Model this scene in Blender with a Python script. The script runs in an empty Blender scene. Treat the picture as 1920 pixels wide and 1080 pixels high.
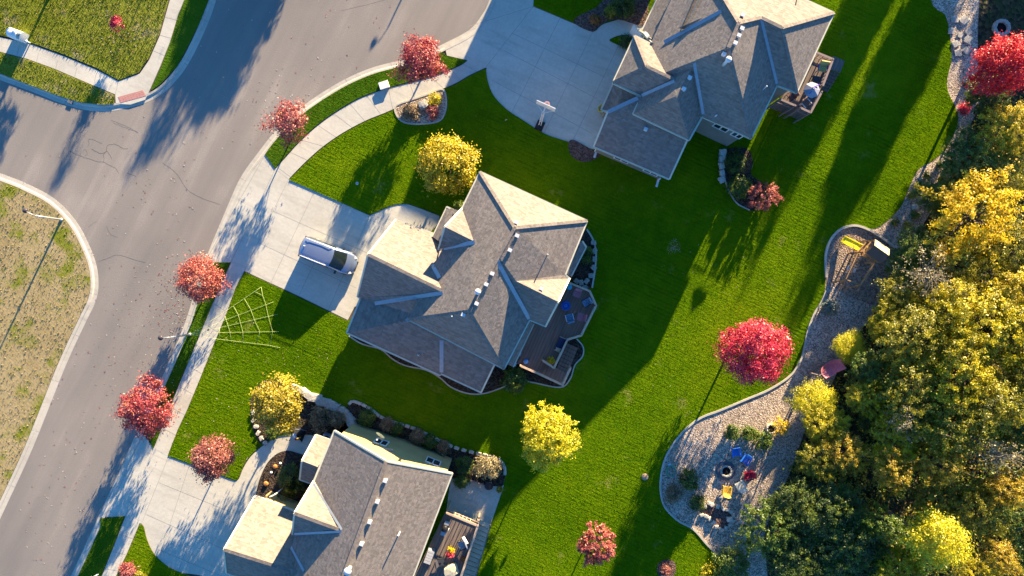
import bpy, bmesh, math, random
import numpy as np
from mathutils import Vector, Matrix
from mathutils.geometry import tessellate_polygon
from mathutils.bvhtree import BVHTree

scene = bpy.context.scene
COL = scene.collection
R = math.radians
# ------------------------------------------------------------------ camera, sky, sun, exposure
CAM_H = 60.0                       # drone height (m); 20 photo pixels = 1 m on the ground
SUN_EL = 12.2
SUN_AZ = 25.5                      # clockwise from +Y
cam = bpy.data.objects.new('camera', bpy.data.cameras.new('camera'))
COL.objects.link(cam)
cam.location = (0, 0, CAM_H)
cam.rotation_euler = (0, 0, 0)
cam.data.sensor_width = 36.0
cam.data.lens = 36.0 * CAM_H / 96.0
cam.data.clip_end = 6000
scene.camera = cam

world = bpy.data.worlds.new('World')
scene.world = world
world.use_nodes = True
wn = world.node_tree
wn.nodes.clear()
sky = wn.nodes.new('ShaderNodeTexSky')
sky.sky_type = 'NISHITA'
sky.sun_disc = False
sky.sun_elevation = R(SUN_EL)
sky.sun_rotation = R(SUN_AZ)
sky.air_density = 1.0
sky.dust_density = 0.0
sky.ozone_density = 6.0
bg = wn.nodes.new('ShaderNodeBackground')
bg.inputs['Strength'].default_value = 0.085
wo = wn.nodes.new('ShaderNodeOutputWorld')
hs = wn.nodes.new('ShaderNodeHueSaturation')
hs.inputs['Saturation'].default_value = 1.06
wn.links.new(sky.outputs[0], hs.inputs['Color'])
wn.links.new(hs.outputs[0], bg.inputs['Color'])
wn.links.new(bg.outputs[0], wo.inputs['Surface'])

sd = bpy.data.lights.new('sun', 'SUN')
sd.energy = 5.0
sd.angle = R(0.53)
sd.color = (1.0, 0.80, 0.50)
sun = bpy.data.objects.new('sun', sd)
COL.objects.link(sun)
_d = Vector((-math.sin(R(SUN_AZ)) * math.cos(R(SUN_EL)), -math.cos(R(SUN_AZ)) * math.cos(R(SUN_EL)), -math.sin(R(SUN_EL))))
sun.rotation_euler = _d.to_track_quat('-Z', 'Y').to_euler()
sun.location = (30, 60, 40)

scene.view_settings.view_transform = 'Standard'
scene.view_settings.look = 'None'
scene.view_settings.exposure = 2.3
scene.view_settings.gamma = 1.0
scene.render.engine = 'CYCLES'
scene.cycles.max_bounces = 6
scene.cycles.diffuse_bounces = 3
scene.cycles.transparent_max_bounces = 4


# ------------------------------------------------------------------ helpers
def W(px, py, h=0.0):
    """photo pixel of a point known to be h metres up -> its place in the world"""
    k = (CAM_H - h) / CAM_H / 20.0
    return Vector(((px - 960) * k, (540 - py) * k, h))


def WL(pts, h=0.0):
    return [W(p[0], p[1], h if len(p) < 3 else p[2]) for p in pts]


class MB:
    """collects faces; build() links them as one mesh object"""
    def __init__(s):
        s.v = []; s.f = []; s.m = []; s.sm = []

    def add(s, verts, faces, mi=0, smooth=False):
        o = len(s.v)
        s.v += [tuple(x) for x in verts]
        for f in faces:
            s.f.append([i + o for i in f]); s.m.append(mi); s.sm.append(smooth)

    def box(s, c, size, rz=0.0, mi=0, tilt=None, taper=1.0):
        hx, hy, hz = size[0] / 2, size[1] / 2, size[2] / 2
        M = Matrix.Rotation(rz, 3, 'Z')
        if tilt is not None:
            M = M @ Matrix.Rotation(tilt[0], 3, 'X') @ Matrix.Rotation(tilt[1], 3, 'Y')
        vs = []
        for z in (-hz, hz):
            t = taper if z > 0 else 1.0
            for x, y in ((-hx, -hy), (hx, -hy), (hx, hy), (-hx, hy)):
                vs.append(Vector(c) + M @ Vector((x * t, y * t, z)))
        s.add(vs, [(3, 2, 1, 0), (4, 5, 6, 7), (0, 1, 5, 4), (1, 2, 6, 5), (2, 3, 7, 6), (3, 0, 4, 7)], mi)

    def beam(s, a, b, w, hgt=None, mi=0):
        a, b = Vector(a), Vector(b)
        hgt = hgt or w
        d = (b - a)
        if d.length < 1e-6: return
        d.normalize()
        up = Vector((0, 0, 1)) if abs(d.z) < 0.95 else Vector((0, 1, 0))
        x = d.cross(up).normalized(); y = x.cross(d).normalized()
        vs = [p + x * (sx * w / 2) + y * (sy * hgt / 2) for p in (a, b) for sx, sy in ((-1, -1), (1, -1), (1, 1), (-1, 1))]
        s.add(vs, [(0, 1, 2, 3), (7, 6, 5, 4), (0, 4, 5, 1), (1, 5, 6, 2), (2, 6, 7, 3), (3, 7, 4, 0)], mi)

    def tube(s, pts, rad, n=6, mi=0, smooth=True, caps=True):
        pts = [Vector(p) for p in pts]
        if not isinstance(rad, (list, tuple)): rad = [rad] * len(pts)
        rings = []
        for i, p in enumerate(pts):
            d = (pts[min(i + 1, len(pts) - 1)] - pts[max(i - 1, 0)])
            d = d.normalized() if d.length > 1e-9 else Vector((0, 0, 1))
            up = Vector((0, 0, 1)) if abs(d.z) < 0.9 else Vector((1, 0, 0))
            x = d.cross(up).normalized(); y = x.cross(d)
            rings.append([p + (x * math.cos(2 * math.pi * k / n) + y * math.sin(2 * math.pi * k / n)) * rad[i] for k in range(n)])
        vs = [q for r in rings for q in r]
        fs = []
        for i in range(len(pts) - 1):
            for k in range(n):
                fs.append((i * n + k, i * n + (k + 1) % n, (i + 1) * n + (k + 1) % n, (i + 1) * n + k))
        if caps:
            fs.append(tuple(range(n))[::-1]); fs.append(tuple(range((len(pts) - 1) * n, len(pts) * n)))
        s.add(vs, fs, mi, smooth)

    def lathe(s, prof, n=14, c=(0, 0, 0), mi=0, smooth=True, sx=1.0, sy=1.0):
        vs = [(c[0] + r * sx * math.cos(2 * math.pi * k / n), c[1] + r * sy * math.sin(2 * math.pi * k / n), c[2] + z) for r, z in prof for k in range(n)]
        fs = []
        for i in range(len(prof) - 1):
            for k in range(n):
                fs.append((i * n + k, i * n + (k + 1) % n, (i + 1) * n + (k + 1) % n, (i + 1) * n + k))
        fs.append(tuple(range(n))[::-1]); fs.append(tuple(range((len(prof) - 1) * n, len(prof) * n)))
        s.add(vs, fs, mi, smooth)

    def prism(s, poly, z0, z1, mi=0, mside=None):
        """flat polygon (x, y) from z0 up to z1; concave allowed"""
        p = [Vector((q[0], q[1], 0)) for q in poly]
        if sum(p[i].x * p[(i + 1) % len(p)].y - p[(i + 1) % len(p)].x * p[i].y for i in range(len(p))) < 0:
            p.reverse()
        n = len(p)
        tri = tessellate_polygon([p])
        top = []
        for t in tri:
            a, b, c = (p[i] for i in t)
            top.append(t if (b - a).cross(c - a).z > 0 else t[::-1])
        s.add([(q.x, q.y, z1) for q in p], top, mi)
        if z0 is not None:
            s.add([(q.x, q.y, z0) for q in p] + [(q.x, q.y, z1) for q in p],
                  [(i, (i + 1) % n, n + (i + 1) % n, n + i) for i in range(n)], mi if mside is None else mside)

    def ribbon(s, pts, w, z=None, mi=0):
        """flat strip of width w along a polyline"""
        p = [Vector(q) for q in pts]
        vs = []
        for i, q in enumerate(p):
            d = p[min(i + 1, len(p) - 1)] - p[max(i - 1, 0)]
            nrm = Vector((-d.y, d.x, 0)).normalized() * (w / 2)
            for sg in (1, -1):
                vs.append((q.x + nrm.x * sg, q.y + nrm.y * sg, q.z if z is None else z))
        s.add(vs, [(2 * i, 2 * i + 1, 2 * i + 3, 2 * i + 2)[::1] for i in range(len(p) - 1)], mi)

    def strip(s, pts, offs, zs, side=1, mi=0):
        """profile (offset, z) swept along a polyline; side=+1 offsets to its left"""
        p = [Vector((q[0], q[1], 0)) for q in pts]
        k = len(offs); vs = []
        for i, q in enumerate(p):
            d = p[min(i + 1, len(p) - 1)] - p[max(i - 1, 0)]
            nrm = Vector((-d.y, d.x, 0)).normalized() * side
            for o, z in zip(offs, zs):
                vs.append((q.x + nrm.x * o, q.y + nrm.y * o, z))
        fs = []
        for i in range(len(p) - 1):
            for j in range(k - 1):
                f = (i * k + j, (i + 1) * k + j, (i + 1) * k + j + 1, i * k + j + 1)
                fs.append(f if side > 0 else f[::-1])
        s.add(vs, fs, mi)

    def build(s, name, mats, parent=None, loc=None, kind=None):
        me = bpy.data.meshes.new(name)
        me.from_pydata(s.v, [], s.f)
        for m in (mats if isinstance(mats, (list, tuple)) else [mats]):
            me.materials.append(m)
        me.polygons.foreach_set('material_index', s.m)
        me.polygons.foreach_set('use_smooth', s.sm)
        me.update()
        o = bpy.data.objects.new(name, me)
        COL.objects.link(o)
        if parent is not None: o.parent = parent
        if loc is not None: o.location = loc
        if kind: o['kind'] = kind
        return o


def tag(o, label, cat, group=None, kind=None):
    o['label'] = label; o['category'] = cat
    if group: o['group'] = group
    if kind: o['kind'] = kind
    return o


def thing(name, label, cat, loc=(0, 0, 0), rz=0.0, group=None):
    o = bpy.data.objects.new(name, None)
    o.empty_display_size = 0.3
    COL.objects.link(o)
    o.location = loc; o.rotation_euler = (0, 0, rz)
    return tag(o, label, cat, group)


def dup(root, loc, rz=0.0, label=None, group=None, scale=None):
    r = root.copy(); COL.objects.link(r)
    r.location = loc; r.rotation_euler = (0, 0, rz)
    if scale is not None: r.scale = scale if not isinstance(scale, (int, float)) else (scale,) * 3
    if label: r['label'] = label
    if group: r['group'] = group
    for ch in list(root.children):
        c = ch.copy(); COL.objects.link(c); c.parent = r
        for g in ch.children:
            d = g.copy(); COL.objects.link(d); d.parent = c
    return r


def smooth(pts, n=5, closed=False):
    """Catmull-Rom through pixel points; a third value marks a corner"""
    P = [(p[0], p[1]) for p in pts]
    C = [len(p) > 2 for p in pts]
    N = len(P); out = []
    segs = N if closed else N - 1
    for i in range(segs):
        p1, p2 = P[i], P[(i + 1) % N]
        p0 = P[i - 1] if (closed or i > 0) else p1
        p3 = P[(i + 2) % N] if (closed or i + 2 < N) else p2
        if C[i]: p0 = p1
        if C[(i + 1) % N]: p3 = p2
        straight = C[i] and C[(i + 1) % N]
        for k in range(1 if straight else n):
            t = k / n
            out.append(tuple(0.5 * (2 * p1[a] + (p2[a] - p0[a]) * t + (2 * p0[a] - 5 * p1[a] + 4 * p2[a] - p3[a]) * t * t + (3 * p1[a] - p0[a] - 3 * p2[a] + p3[a]) * t ** 3) for a in (0, 1)))
    if not closed: out.append(P[-1])
    return out


# ------------------------------------------------------------------ materials
def nodes_of(name):
    m = bpy.data.materials.new(name); m.use_nodes = True
    nt = m.node_tree; nt.nodes.clear()
    out = nt.nodes.new('ShaderNodeOutputMaterial')
    return m, nt, out


def N(nt, typ, **kw):
    n = nt.nodes.new(typ)
    for k, v in kw.items():
        if k in n.inputs: n.inputs[k].default_value = v
        else: setattr(n, k, v)
    return n


def c4(c):
    return (c[0], c[1], c[2], 1.0)


def noise(nt, vec, scale, detail=3.0, rough=0.55, dist=0.0):
    n = nt.nodes.new('ShaderNodeTexNoise')
    n.inputs['Scale'].default_value = scale; n.inputs['Detail'].default_value = detail
    n.inputs['Roughness'].default_value = rough; n.inputs['Distortion'].default_value = dist
    nt.links.new(vec, n.inputs['Vector'])
    return n.outputs['Fac']


def ramp(nt, fac, stops):
    r = nt.nodes.new('ShaderNodeValToRGB')
    el = r.color_ramp.elements
    while len(el) < len(stops): el.new(0.5)
    for e, (p, c) in zip(el, stops):
        e.position = p; e.color = c4(c) if not isinstance(c, (int, float)) else (c, c, c, 1)
    nt.links.new(fac, r.inputs[0])
    return r.outputs[0]


def mix(nt, a, b, fac, mode='MIX'):
    n = nt.nodes.new('ShaderNodeMix'); n.data_type = 'RGBA'; n.blend_type = mode
    for sock, val in ((n.inputs[0], fac), (n.inputs[6], a), (n.inputs[7], b)):
        if isinstance(val, (int, float)): sock.default_value = val
        elif isinstance(val, tuple): sock.default_value = c4(val)
        else: nt.links.new(val, sock)
    return n.outputs[2]


def mapping(nt, vec, rot=0.0, scale=(1, 1, 1)):
    m = nt.nodes.new('ShaderNodeMapping')
    m.inputs['Rotation'].default_value = (0, 0, rot)
    nt.links.new(vec, m.inputs['Vector'])
    k = nt.nodes.new('ShaderNodeMapping')          # turn first, stretch afterwards
    k.inputs['Scale'].default_value = scale
    nt.links.new(m.outputs[0], k.inputs['Vector'])
    return k.outputs[0]


def mathn(nt, op, a, b):
    n = nt.nodes.new('ShaderNodeMath'); n.operation = op
    for s, v in zip(n.inputs, (a, b)):
        if isinstance(v, (int, float)): s.default_value = v
        else: nt.links.new(v, s)
    return n.outputs[0]


def finish(nt, out, color, rough=0.85, bump=None, bdist=0.05, bstr=1.0, spec=0.3, metal=0.0, coat=0.0):
    p = nt.nodes.new('ShaderNodeBsdfPrincipled')
    p.inputs['Roughness'].default_value = rough
    p.inputs['Metallic'].default_value = metal
    p.inputs['Specular IOR Level'].default_value = spec
    p.inputs['Coat Weight'].default_value = coat
    if isinstance(color, tuple): p.inputs['Base Color'].default_value = c4(color)
    else: nt.links.new(color, p.inputs['Base Color'])
    if bump is not None:
        b = nt.nodes.new('ShaderNodeBump')
        b.inputs['Distance'].default_value = bdist; b.inputs['Strength'].default_value = bstr
        nt.links.new(bump, b.inputs['Height']); nt.links.new(b.outputs[0], p.inputs['Normal'])
    nt.links.new(p.outputs[0], out.inputs[0])
    return p


def plain(name, col, rough=0.7, var=0.18, scale=4.0, bump=0.0, bscale=20.0, metal=0.0, spec=0.3, coat=0.0):
    """everyday material: base colour with blotchy wear"""
    m, nt, out = nodes_of(name)
    tc = nt.nodes.new('ShaderNodeTexCoord').outputs['Object']
    f = noise(nt, tc, scale, 5.0, 0.6)
    lo = tuple(max(0, c * (1 - var)) for c in col); hi = tuple(min(1, c * (1 + var)) for c in col)
    c = ramp(nt, f, [(0.3, lo), (0.7, hi)])
    b = noise(nt, tc, bscale, 3.0) if bump else None
    finish(nt, out, c, rough, b, bump, 1.0, spec, metal, coat)
    return m


def geo_pos(nt):
    return nt.nodes.new('ShaderNodeNewGeometry').outputs['Position']


def lawn_mat(name, dark, mid, light, stripe_rot, stripes=0.5, dry=None, bstr=0.8):
    m, nt, out = nodes_of(name)
    p = geo_pos(nt)
    big = noise(nt, p, 0.07, 4.0, 0.6)
    med = noise(nt, p, 0.9, 5.0, 0.7)
    fine = noise(nt, p, 6.0, 3.0, 0.7)
    f = mathn(nt, 'ADD', mathn(nt, 'MULTIPLY', big, 0.6), mathn(nt, 'ADD', mathn(nt, 'MULTIPLY', med, 0.35), mathn(nt, 'MULTIPLY', fine, 0.35)))
    c = ramp(nt, f, [(0.40, dark), (0.63, mid), (0.86, light)])
    # mowing rows; low-sun shade between blades is put in as darker colour
    wv = nt.nodes.new('ShaderNodeTexWave'); wv.wave_type = 'BANDS'; wv.bands_direction = 'Y'
    wv.inputs['Scale'].default_value = 0.86; wv.inputs['Distortion'].default_value = 1.6
    wv.inputs['Detail'].default_value = 3.0; wv.inputs['Detail Scale'].default_value = 1.6
    nt.links.new(mapping(nt, p, stripe_rot, (1, 1, 1)), wv.inputs['Vector'])
    rows = ramp(nt, wv.outputs['Fac'], [(0.0, 0.0), (0.55, 0.0), (0.85, 1.0)])
    fade = mathn(nt, 'MULTIPLY', ramp(nt, noise(nt, p, 0.12, 2.0), [(0.38, 0.15), (0.62, 1.0)]), ramp(nt, noise(nt, mapping(nt, p, stripe_rot, (0.5, 1.6, 1.0)), 1.1, 3.0), [(0.42, 0.1), (0.6, 1.0)]))
    rf = mathn(nt, 'MULTIPLY', mathn(nt, 'MULTIPLY', rows, fade), stripes)
    c = mix(nt, c, dark, rf)
    if dry is not None:
        df = ramp(nt, noise(nt, p, 0.35, 6.0, 0.65), [(dry[1], 0.0), (dry[1] + 0.12, 1.0)])
        c = mix(nt, c, dry[0], df)
    # longer blades bend up in tufts
    st = noise(nt, mapping(nt, p, stripe_rot, (2.2, 6.0, 3.0)), 1.0, 4.0, 0.7)
    h = mathn(nt, 'ADD', mathn(nt, 'MULTIPLY', fine, 0.5), mathn(nt, 'SUBTRACT', mathn(nt, 'MULTIPLY', st, 1.0), mathn(nt, 'MULTIPLY', rf, 0.35)))
    finish(nt, out, c, 0.95, h, 0.09, bstr, 0.0)
    return m


def speckle_mat(name, cols, scale, bump=0.03, big=None):
    """stones, chips or mulch: cells of mixed colour"""
    m, nt, out = nodes_of(name)
    p = geo_pos(nt)
    v = nt.nodes.new('ShaderNodeTexVoronoi'); v.inputs['Scale'].default_value = scale
    nt.links.new(p, v.inputs['Vector'])
    sep = nt.nodes.new('ShaderNodeSeparateColor'); nt.links.new(v.outputs['Color'], sep.inputs[0])
    n = len(cols)
    c = ramp(nt, sep.outputs[0], [((i + 0.5) / n, q) for i, q in enumerate(cols)])
    if big is not None:
        c = mix(nt, c, big, ramp(nt, noise(nt, p, 0.5, 4.0), [(0.5, 0.0), (0.68, 0.55)]))
    finish(nt, out, c, 0.9, v.outputs['Distance'], bump, -1.0 if False else 1.0, 0.15)
    return m


def concrete_mat(name, col, var=0.2):
    m, nt, out = nodes_of(name)
    p = geo_pos(nt)
    a = noise(nt, p, 0.22, 5.0, 0.6); b = noise(nt, p, 3.5, 5.0, 0.7)
    f = mathn(nt, 'ADD', mathn(nt, 'MULTIPLY', a, 0.6), mathn(nt, 'MULTIPLY', b, 0.4))
    c = ramp(nt, f, [(0.34, tuple(q * (1 - var) for q in col)), (0.66, tuple(min(1, q * (1 + var * 0.6)) for q in col))])
    # tyre dust and damp streaks
    stn = noise(nt, mapping(nt, p, R(24), (0.25, 1.6, 1.0)), 0.9, 6.0, 0.7, 0.6)
    c = mix(nt, c, tuple(q * 0.72 for q in col), ramp(nt, stn, [(0.50, 0.0), (0.72, 0.75)]))
    finish(nt, out, c, 0.85, b, 0.006, 1.0, 0.25)
    return m


def asphalt_mat():
    m, nt, out = nodes_of('sunbleached_asphalt')
    p = geo_pos(nt)
    a = noise(nt, p, 0.05, 4.0, 0.6)
    strk = noise(nt, mapping(nt, p, R(-63), (0.05, 0.55, 1.0)), 1.0, 4.0, 0.6)
    grit = noise(nt, p, 9.0, 4.0, 0.75)
    f = mathn(nt, 'ADD', mathn(nt, 'MULTIPLY', a, 0.5), mathn(nt, 'ADD', mathn(nt, 'MULTIPLY', strk, 0.32), mathn(nt, 'MULTIPLY', grit, 0.2)))
    c = ramp(nt, f, [(0.36, (0.175, 0.155, 0.137)), (0.55, (0.250, 0.215, 0.182)), (0.63, (0.330, 0.284, 0.236))])
    ol = ramp(nt, noise(nt, p, 0.16, 6.0, 0.7, 1.5), [(0.60, 0.0), (0.74, 0.5)])
    c = mix(nt, c, (0.27, 0.215, 0.20), ol)
    finish(nt, out, c, 0.88, grit, 0.012, 1.0, 0.3)
    return m


def shingle_mat(name, col):
    m, nt, out = nodes_of(name)
    p = geo_pos(nt)
    v = nt.nodes.new('ShaderNodeTexVoronoi'); v.inputs['Scale'].default_value = 4.2
    nt.links.new(mapping(nt, p, R(24), (0.8, 1.0, 1.7)), v.inputs['Vector'])
    sep = nt.nodes.new('ShaderNodeSeparateColor'); nt.links.new(v.outputs['Color'], sep.inputs[0])
    w = noise(nt, p, 1.7, 6.0, 0.75, 0.8)
    big = noise(nt, p, 0.2, 3.0)
    f = mathn(nt, 'ADD', mathn(nt, 'MULTIPLY', sep.outputs[0], 0.45), mathn(nt, 'ADD', mathn(nt, 'MULTIPLY', w, 0.4), mathn(nt, 'MULTIPLY', big, 0.15)))
    c = ramp(nt, f, [(0.22, tuple(q * 0.72 for q in col)), (0.5, col), (0.78, tuple(min(1, q * 1.22) for q in col))])
    cs = nt.nodes.new('ShaderNodeTexWave'); cs.bands_direction = 'Z'; cs.wave_profile = 'SAW'
    cs.inputs['Scale'].default_value = 1.7; cs.inputs['Distortion'].default_value = 0.7; cs.inputs['Detail'].default_value = 2.0
    nt.links.new(p, cs.inputs['Vector'])
    c = mix(nt, c, tuple(q * 0.62 for q in col), mathn(nt, 'MULTIPLY', ramp(nt, cs.outputs['Fac'], [(0.0, 1.0), (0.3, 0.0)]), 0.45))
    st = noise(nt, mapping(nt, p, R(24), (1.3, 0.25, 0.4)), 0.9, 5.0, 0.65)
    c = mix(nt, c, tuple(q * 0.8 for q in col), ramp(nt, st, [(0.5, 0.0), (0.75, 0.6)]))
    h = mathn(nt, 'ADD', mathn(nt, 'MULTIPLY', w, 0.8), mathn(nt, 'MULTIPLY', sep.outputs[0], 0.35))
    finish(nt, out, c, 0.92, h, 0.05, 0.7, 0.15)
    return m


def leaf_mat(name, stops, trans=0.3, gloss=0.04):
    m, nt, out = nodes_of(name)
    at = nt.nodes.new('ShaderNodeAttribute'); at.attribute_name = 'tint'
    c = ramp(nt, at.outputs['Fac'], stops)
    d = nt.nodes.new('ShaderNodeBsdfDiffuse'); nt.links.new(c, d.inputs[0])
    t = nt.nodes.new('ShaderNodeBsdfTranslucent'); nt.links.new(c, t.inputs[0])
    g = nt.nodes.new('ShaderNodeBsdfGlossy'); g.inputs['Roughness'].default_value = 0.45
    x = nt.nodes.new('ShaderNodeMixShader'); x.inputs[0].default_value = trans
    nt.links.new(d.outputs[0], x.inputs[1]); nt.links.new(t.outputs[0], x.inputs[2])
    y = nt.nodes.new('ShaderNodeMixShader'); y.inputs[0].default_value = gloss
    nt.links.new(x.outputs[0], y.inputs[1]); nt.links.new(g.outputs[0], y.inputs[2])
    nt.links.new(y.outputs[0], out.inputs[0])
    return m


def siding_mat(name, col):
    m, nt, out = nodes_of(name)
    p = geo_pos(nt)
    wv = nt.nodes.new('ShaderNodeTexWave'); wv.bands_direction = 'Z'; wv.wave_profile = 'SAW'
    wv.inputs['Scale'].default_value = 2.2
    nt.links.new(p, wv.inputs['Vector'])
    c = ramp(nt, noise(nt, p, 0.8, 4.0), [(0.3, tuple(q * 0.88 for q in col)), (0.7, tuple(min(1, q * 1.08) for q in col))])
    finish(nt, out, c, 0.75, wv.outputs['Fac'], 0.02, 1.0, 0.25)
    return m


def plank_mat(name, col, rot):
    m, nt, out = nodes_of(name)
    p = geo_pos(nt)
    q = mapping(nt, p, rot, (1, 1, 1))
    wv = nt.nodes.new('ShaderNodeTexWave'); wv.bands_direction = 'X'; wv.wave_profile = 'SAW'
    wv.inputs['Scale'].default_value = 1.15
    nt.links.new(q, wv.inputs['Vector'])
    gr = noise(nt, mapping(nt, p, rot, (7.0, 0.6, 1.0)), 1.0, 4.0)
    c = ramp(nt, gr, [(0.3, tuple(x * 0.75 for x in col)), (0.7, tuple(min(1, x * 1.2) for x in col))])
    c = mix(nt, c, tuple(x * 0.2 for x in col), ramp(nt, wv.outputs['Fac'], [(0.0, 1.0), (0.14, 0.0)]))
    finish(nt, out, c, 0.8, wv.outputs['Fac'], 0.01, 1.0, 0.2)
    return m


mt = {}
mt['asphalt'] = asphalt_mat()
mt['concrete'] = concrete_mat('poured_concrete', (0.53, 0.49, 0.40))
mt['kerb'] = concrete_mat('kerb_concrete', (0.48, 0.435, 0.355), 0.18)
mt['joint'] = plain('joint_sealant', (0.29, 0.27, 0.24), 0.9)
mt['crack'] = plain('road_crack_filler', (0.10, 0.088, 0.08), 0.9)
mt['soil'] = plain('soil', (0.085, 0.065, 0.045), 0.95, 0.3, 1.5)
mt['lawn'] = lawn_mat('mown_lawn', (0.021, 0.062, 0.002), (0.072, 0.142, 0.002), (0.150, 0.210, 0.004), R(24), 0.55, ((0.22, 0.21, 0.045), 0.61))
mt['lawn_verge'] = lawn_mat('verge_grass', (0.022, 0.060, 0.004), (0.042, 0.100, 0.005), (0.080, 0.135, 0.010), R(24), 0.4)
mt['lawn_corner'] = lawn_mat('weedy_grass', (0.05, 0.075, 0.008), (0.14, 0.165, 0.014), (0.25, 0.25, 0.04), R(50), 0.0, ((0.28, 0.235, 0.11), 0.55))
mt['lawn_dry'] = lawn_mat('dry_grass', (0.20, 0.15, 0.065), (0.33, 0.25, 0.12), (0.42, 0.33, 0.18), R(50), 0.0, ((0.17, 0.185, 0.02), 0.50), 0.35)
mt['far'] = plain('distant_ground', (0.10, 0.11, 0.04), 0.95, 0.35, 0.05)
mt['gravel'] = speckle_mat('pale_gravel', [(0.17, 0.125, 0.095), (0.32, 0.25, 0.19), (0.45, 0.355, 0.27), (0.60, 0.49, 0.38)], 11.0, 0.035, (0.27, 0.205, 0.15))
mt['mulch'] = speckle_mat('dark_mulch', [(0.022, 0.015, 0.012), (0.05, 0.034, 0.026), (0.085, 0.06, 0.045)], 9.0, 0.06)
mt['redmulch'] = speckle_mat('reddish_mulch', [(0.08, 0.04, 0.035), (0.13, 0.075, 0.06), (0.2, 0.12, 0.1)], 9.0, 0.06)
mt['chips'] = speckle_mat('wood_chips', [(0.16, 0.11, 0.075), (0.26, 0.19, 0.14), (0.34, 0.26, 0.19)], 8.0, 0.06)
mt['litter'] = speckle_mat('forest_litter', [(0.02, 0.017, 0.01), (0.045, 0.035, 0.018), (0.08, 0.06, 0.028), (0.03, 0.04, 0.012)], 3.0, 0.15)
mt['shingle'] = shingle_mat('weathered_shingle', (0.212, 0.179, 0.154))
mt['shingle_b'] = shingle_mat('tan_shingle', (0.222, 0.184, 0.155))
mt['trim'] = plain('cream_trim', (0.56, 0.53, 0.40), 0.5, 0.1)
mt['flash'] = plain('valley_flashing', (0.30, 0.33, 0.36), 0.45, 0.1, 4, metal=0.3)
mt['wall_beige'] = siding_mat('beige_siding', (0.36, 0.31, 0.23))
mt['wall_grey'] = siding_mat('grey_green_siding', (0.22, 0.23, 0.20))
mt['wall_yellow'] = siding_mat('yellow_siding', (0.48, 0.345, 0.15))
mt['glass'] = plain('window_glass', (0.02, 0.035, 0.045), 0.08, 0.1, spec=0.8)
mt['white'] = plain('white_paint', (0.74, 0.72, 0.68), 0.5, 0.06)
mt['offwhite'] = plain('offwhite_metal', (0.62, 0.62, 0.62), 0.45, 0.08)
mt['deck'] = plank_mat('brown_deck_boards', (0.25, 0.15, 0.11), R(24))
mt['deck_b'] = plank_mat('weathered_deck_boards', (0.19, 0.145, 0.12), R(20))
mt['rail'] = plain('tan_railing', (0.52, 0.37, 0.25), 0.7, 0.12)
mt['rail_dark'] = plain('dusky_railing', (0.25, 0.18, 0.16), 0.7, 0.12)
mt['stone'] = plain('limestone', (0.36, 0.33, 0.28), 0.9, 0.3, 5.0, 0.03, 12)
mt['stone_pale_lit'] = plain('pale_sunlit_limestone', (0.48, 0.43, 0.35), 0.9, 0.22, 5.0, 0.03, 12)  # own tone of pale stones, painted sunlight on the wall blocks
mt['bark'] = plain('tree_bark', (0.10, 0.075, 0.055), 0.95, 0.35, 8.0, 0.02, 20)
mt['twig'] = plain('bare_twig', (0.24, 0.20, 0.16), 0.95, 0.25, 3.0)
mt['black'] = plain('black_metal', (0.018, 0.018, 0.02), 0.5, 0.2)
mt['char'] = plain('charred_bowl', (0.006, 0.006, 0.007), 0.9, 0.3)
mt['greymet'] = plain('galvanised_metal', (0.42, 0.43, 0.44), 0.4, 0.1, metal=0.4)
mt['cedar'] = plain('cedar_timber', (0.36, 0.20, 0.085), 0.75, 0.25, 3.0)
mt['rope'] = plain('pale_green_rope', (0.55, 0.62, 0.25), 0.8, 0.1)


def flat(name, col, rough=0.55, spec=0.3, var=0.08):
    if name not in mt: mt[name] = plain(name, col, rough, var, 3.0, spec=spec)
    return mt[name]
# ------------------------------------------------------------------ ground, road, pavements, lawns
def slab(name, px, z0, z1, mat, mside=None, kind='structure'):
    mb = MB()
    mb.prism([(W(q[0], q[1], z1).x, W(q[0], q[1], z1).y) for q in px], z0, z1, 0, None if mside is None else 1)
    return mb.build(name, [mat] if mside is None else [mat, mside], kind=kind)


mb = MB(); mb.prism([(-3000, -3000), (3000, -3000), (3000, 3000), (-3000, 3000)], None, -0.16)
mb.build('ground', mt['far'], kind='structure')
mb = MB(); mb.prism([tuple(W(*q)[:2]) for q in ((-1500, -1600), (1010, -1600), (1010, 2700), (-1500, 2700))], None, -0.105)
mb.build('road', mt['asphalt'], kind='structure')

K1 = smooth([(-700, -95), (-300, 40), (0, 150), (60, 172), (110, 192), (160, 206), (205, 208), (245, 200), (275, 191), (310, 170), (345, 130), (370, 85), (390, 40), (404, 0), (430, -90), (470, -220), (560, -520)])
K2 = smooth([(-700, 120), (-250, 235), (0, 325), (50, 345), (100, 372), (140, 413), (165, 458), (180, 500), (183, 540), (176, 570), (160, 603), (120, 690), (60, 840), (5, 960), (-45, 1070), (-250, 1530)])
K3 = smooth([(-120, 1640), (60, 1230), (137, 1070), (185, 965), (215, 902), (243, 838), (275, 768), (310, 692), (346, 605), (366, 540), (384, 487), (425, 388), (450, 333), (480, 290), (520, 240), (567, 198), (635, 154), (692, 128), (742, 114), (790, 100), (830, 82), (880, 55), (905, 25), (917, 0), (935, -60), (950, -160), (960, -500)])


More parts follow.
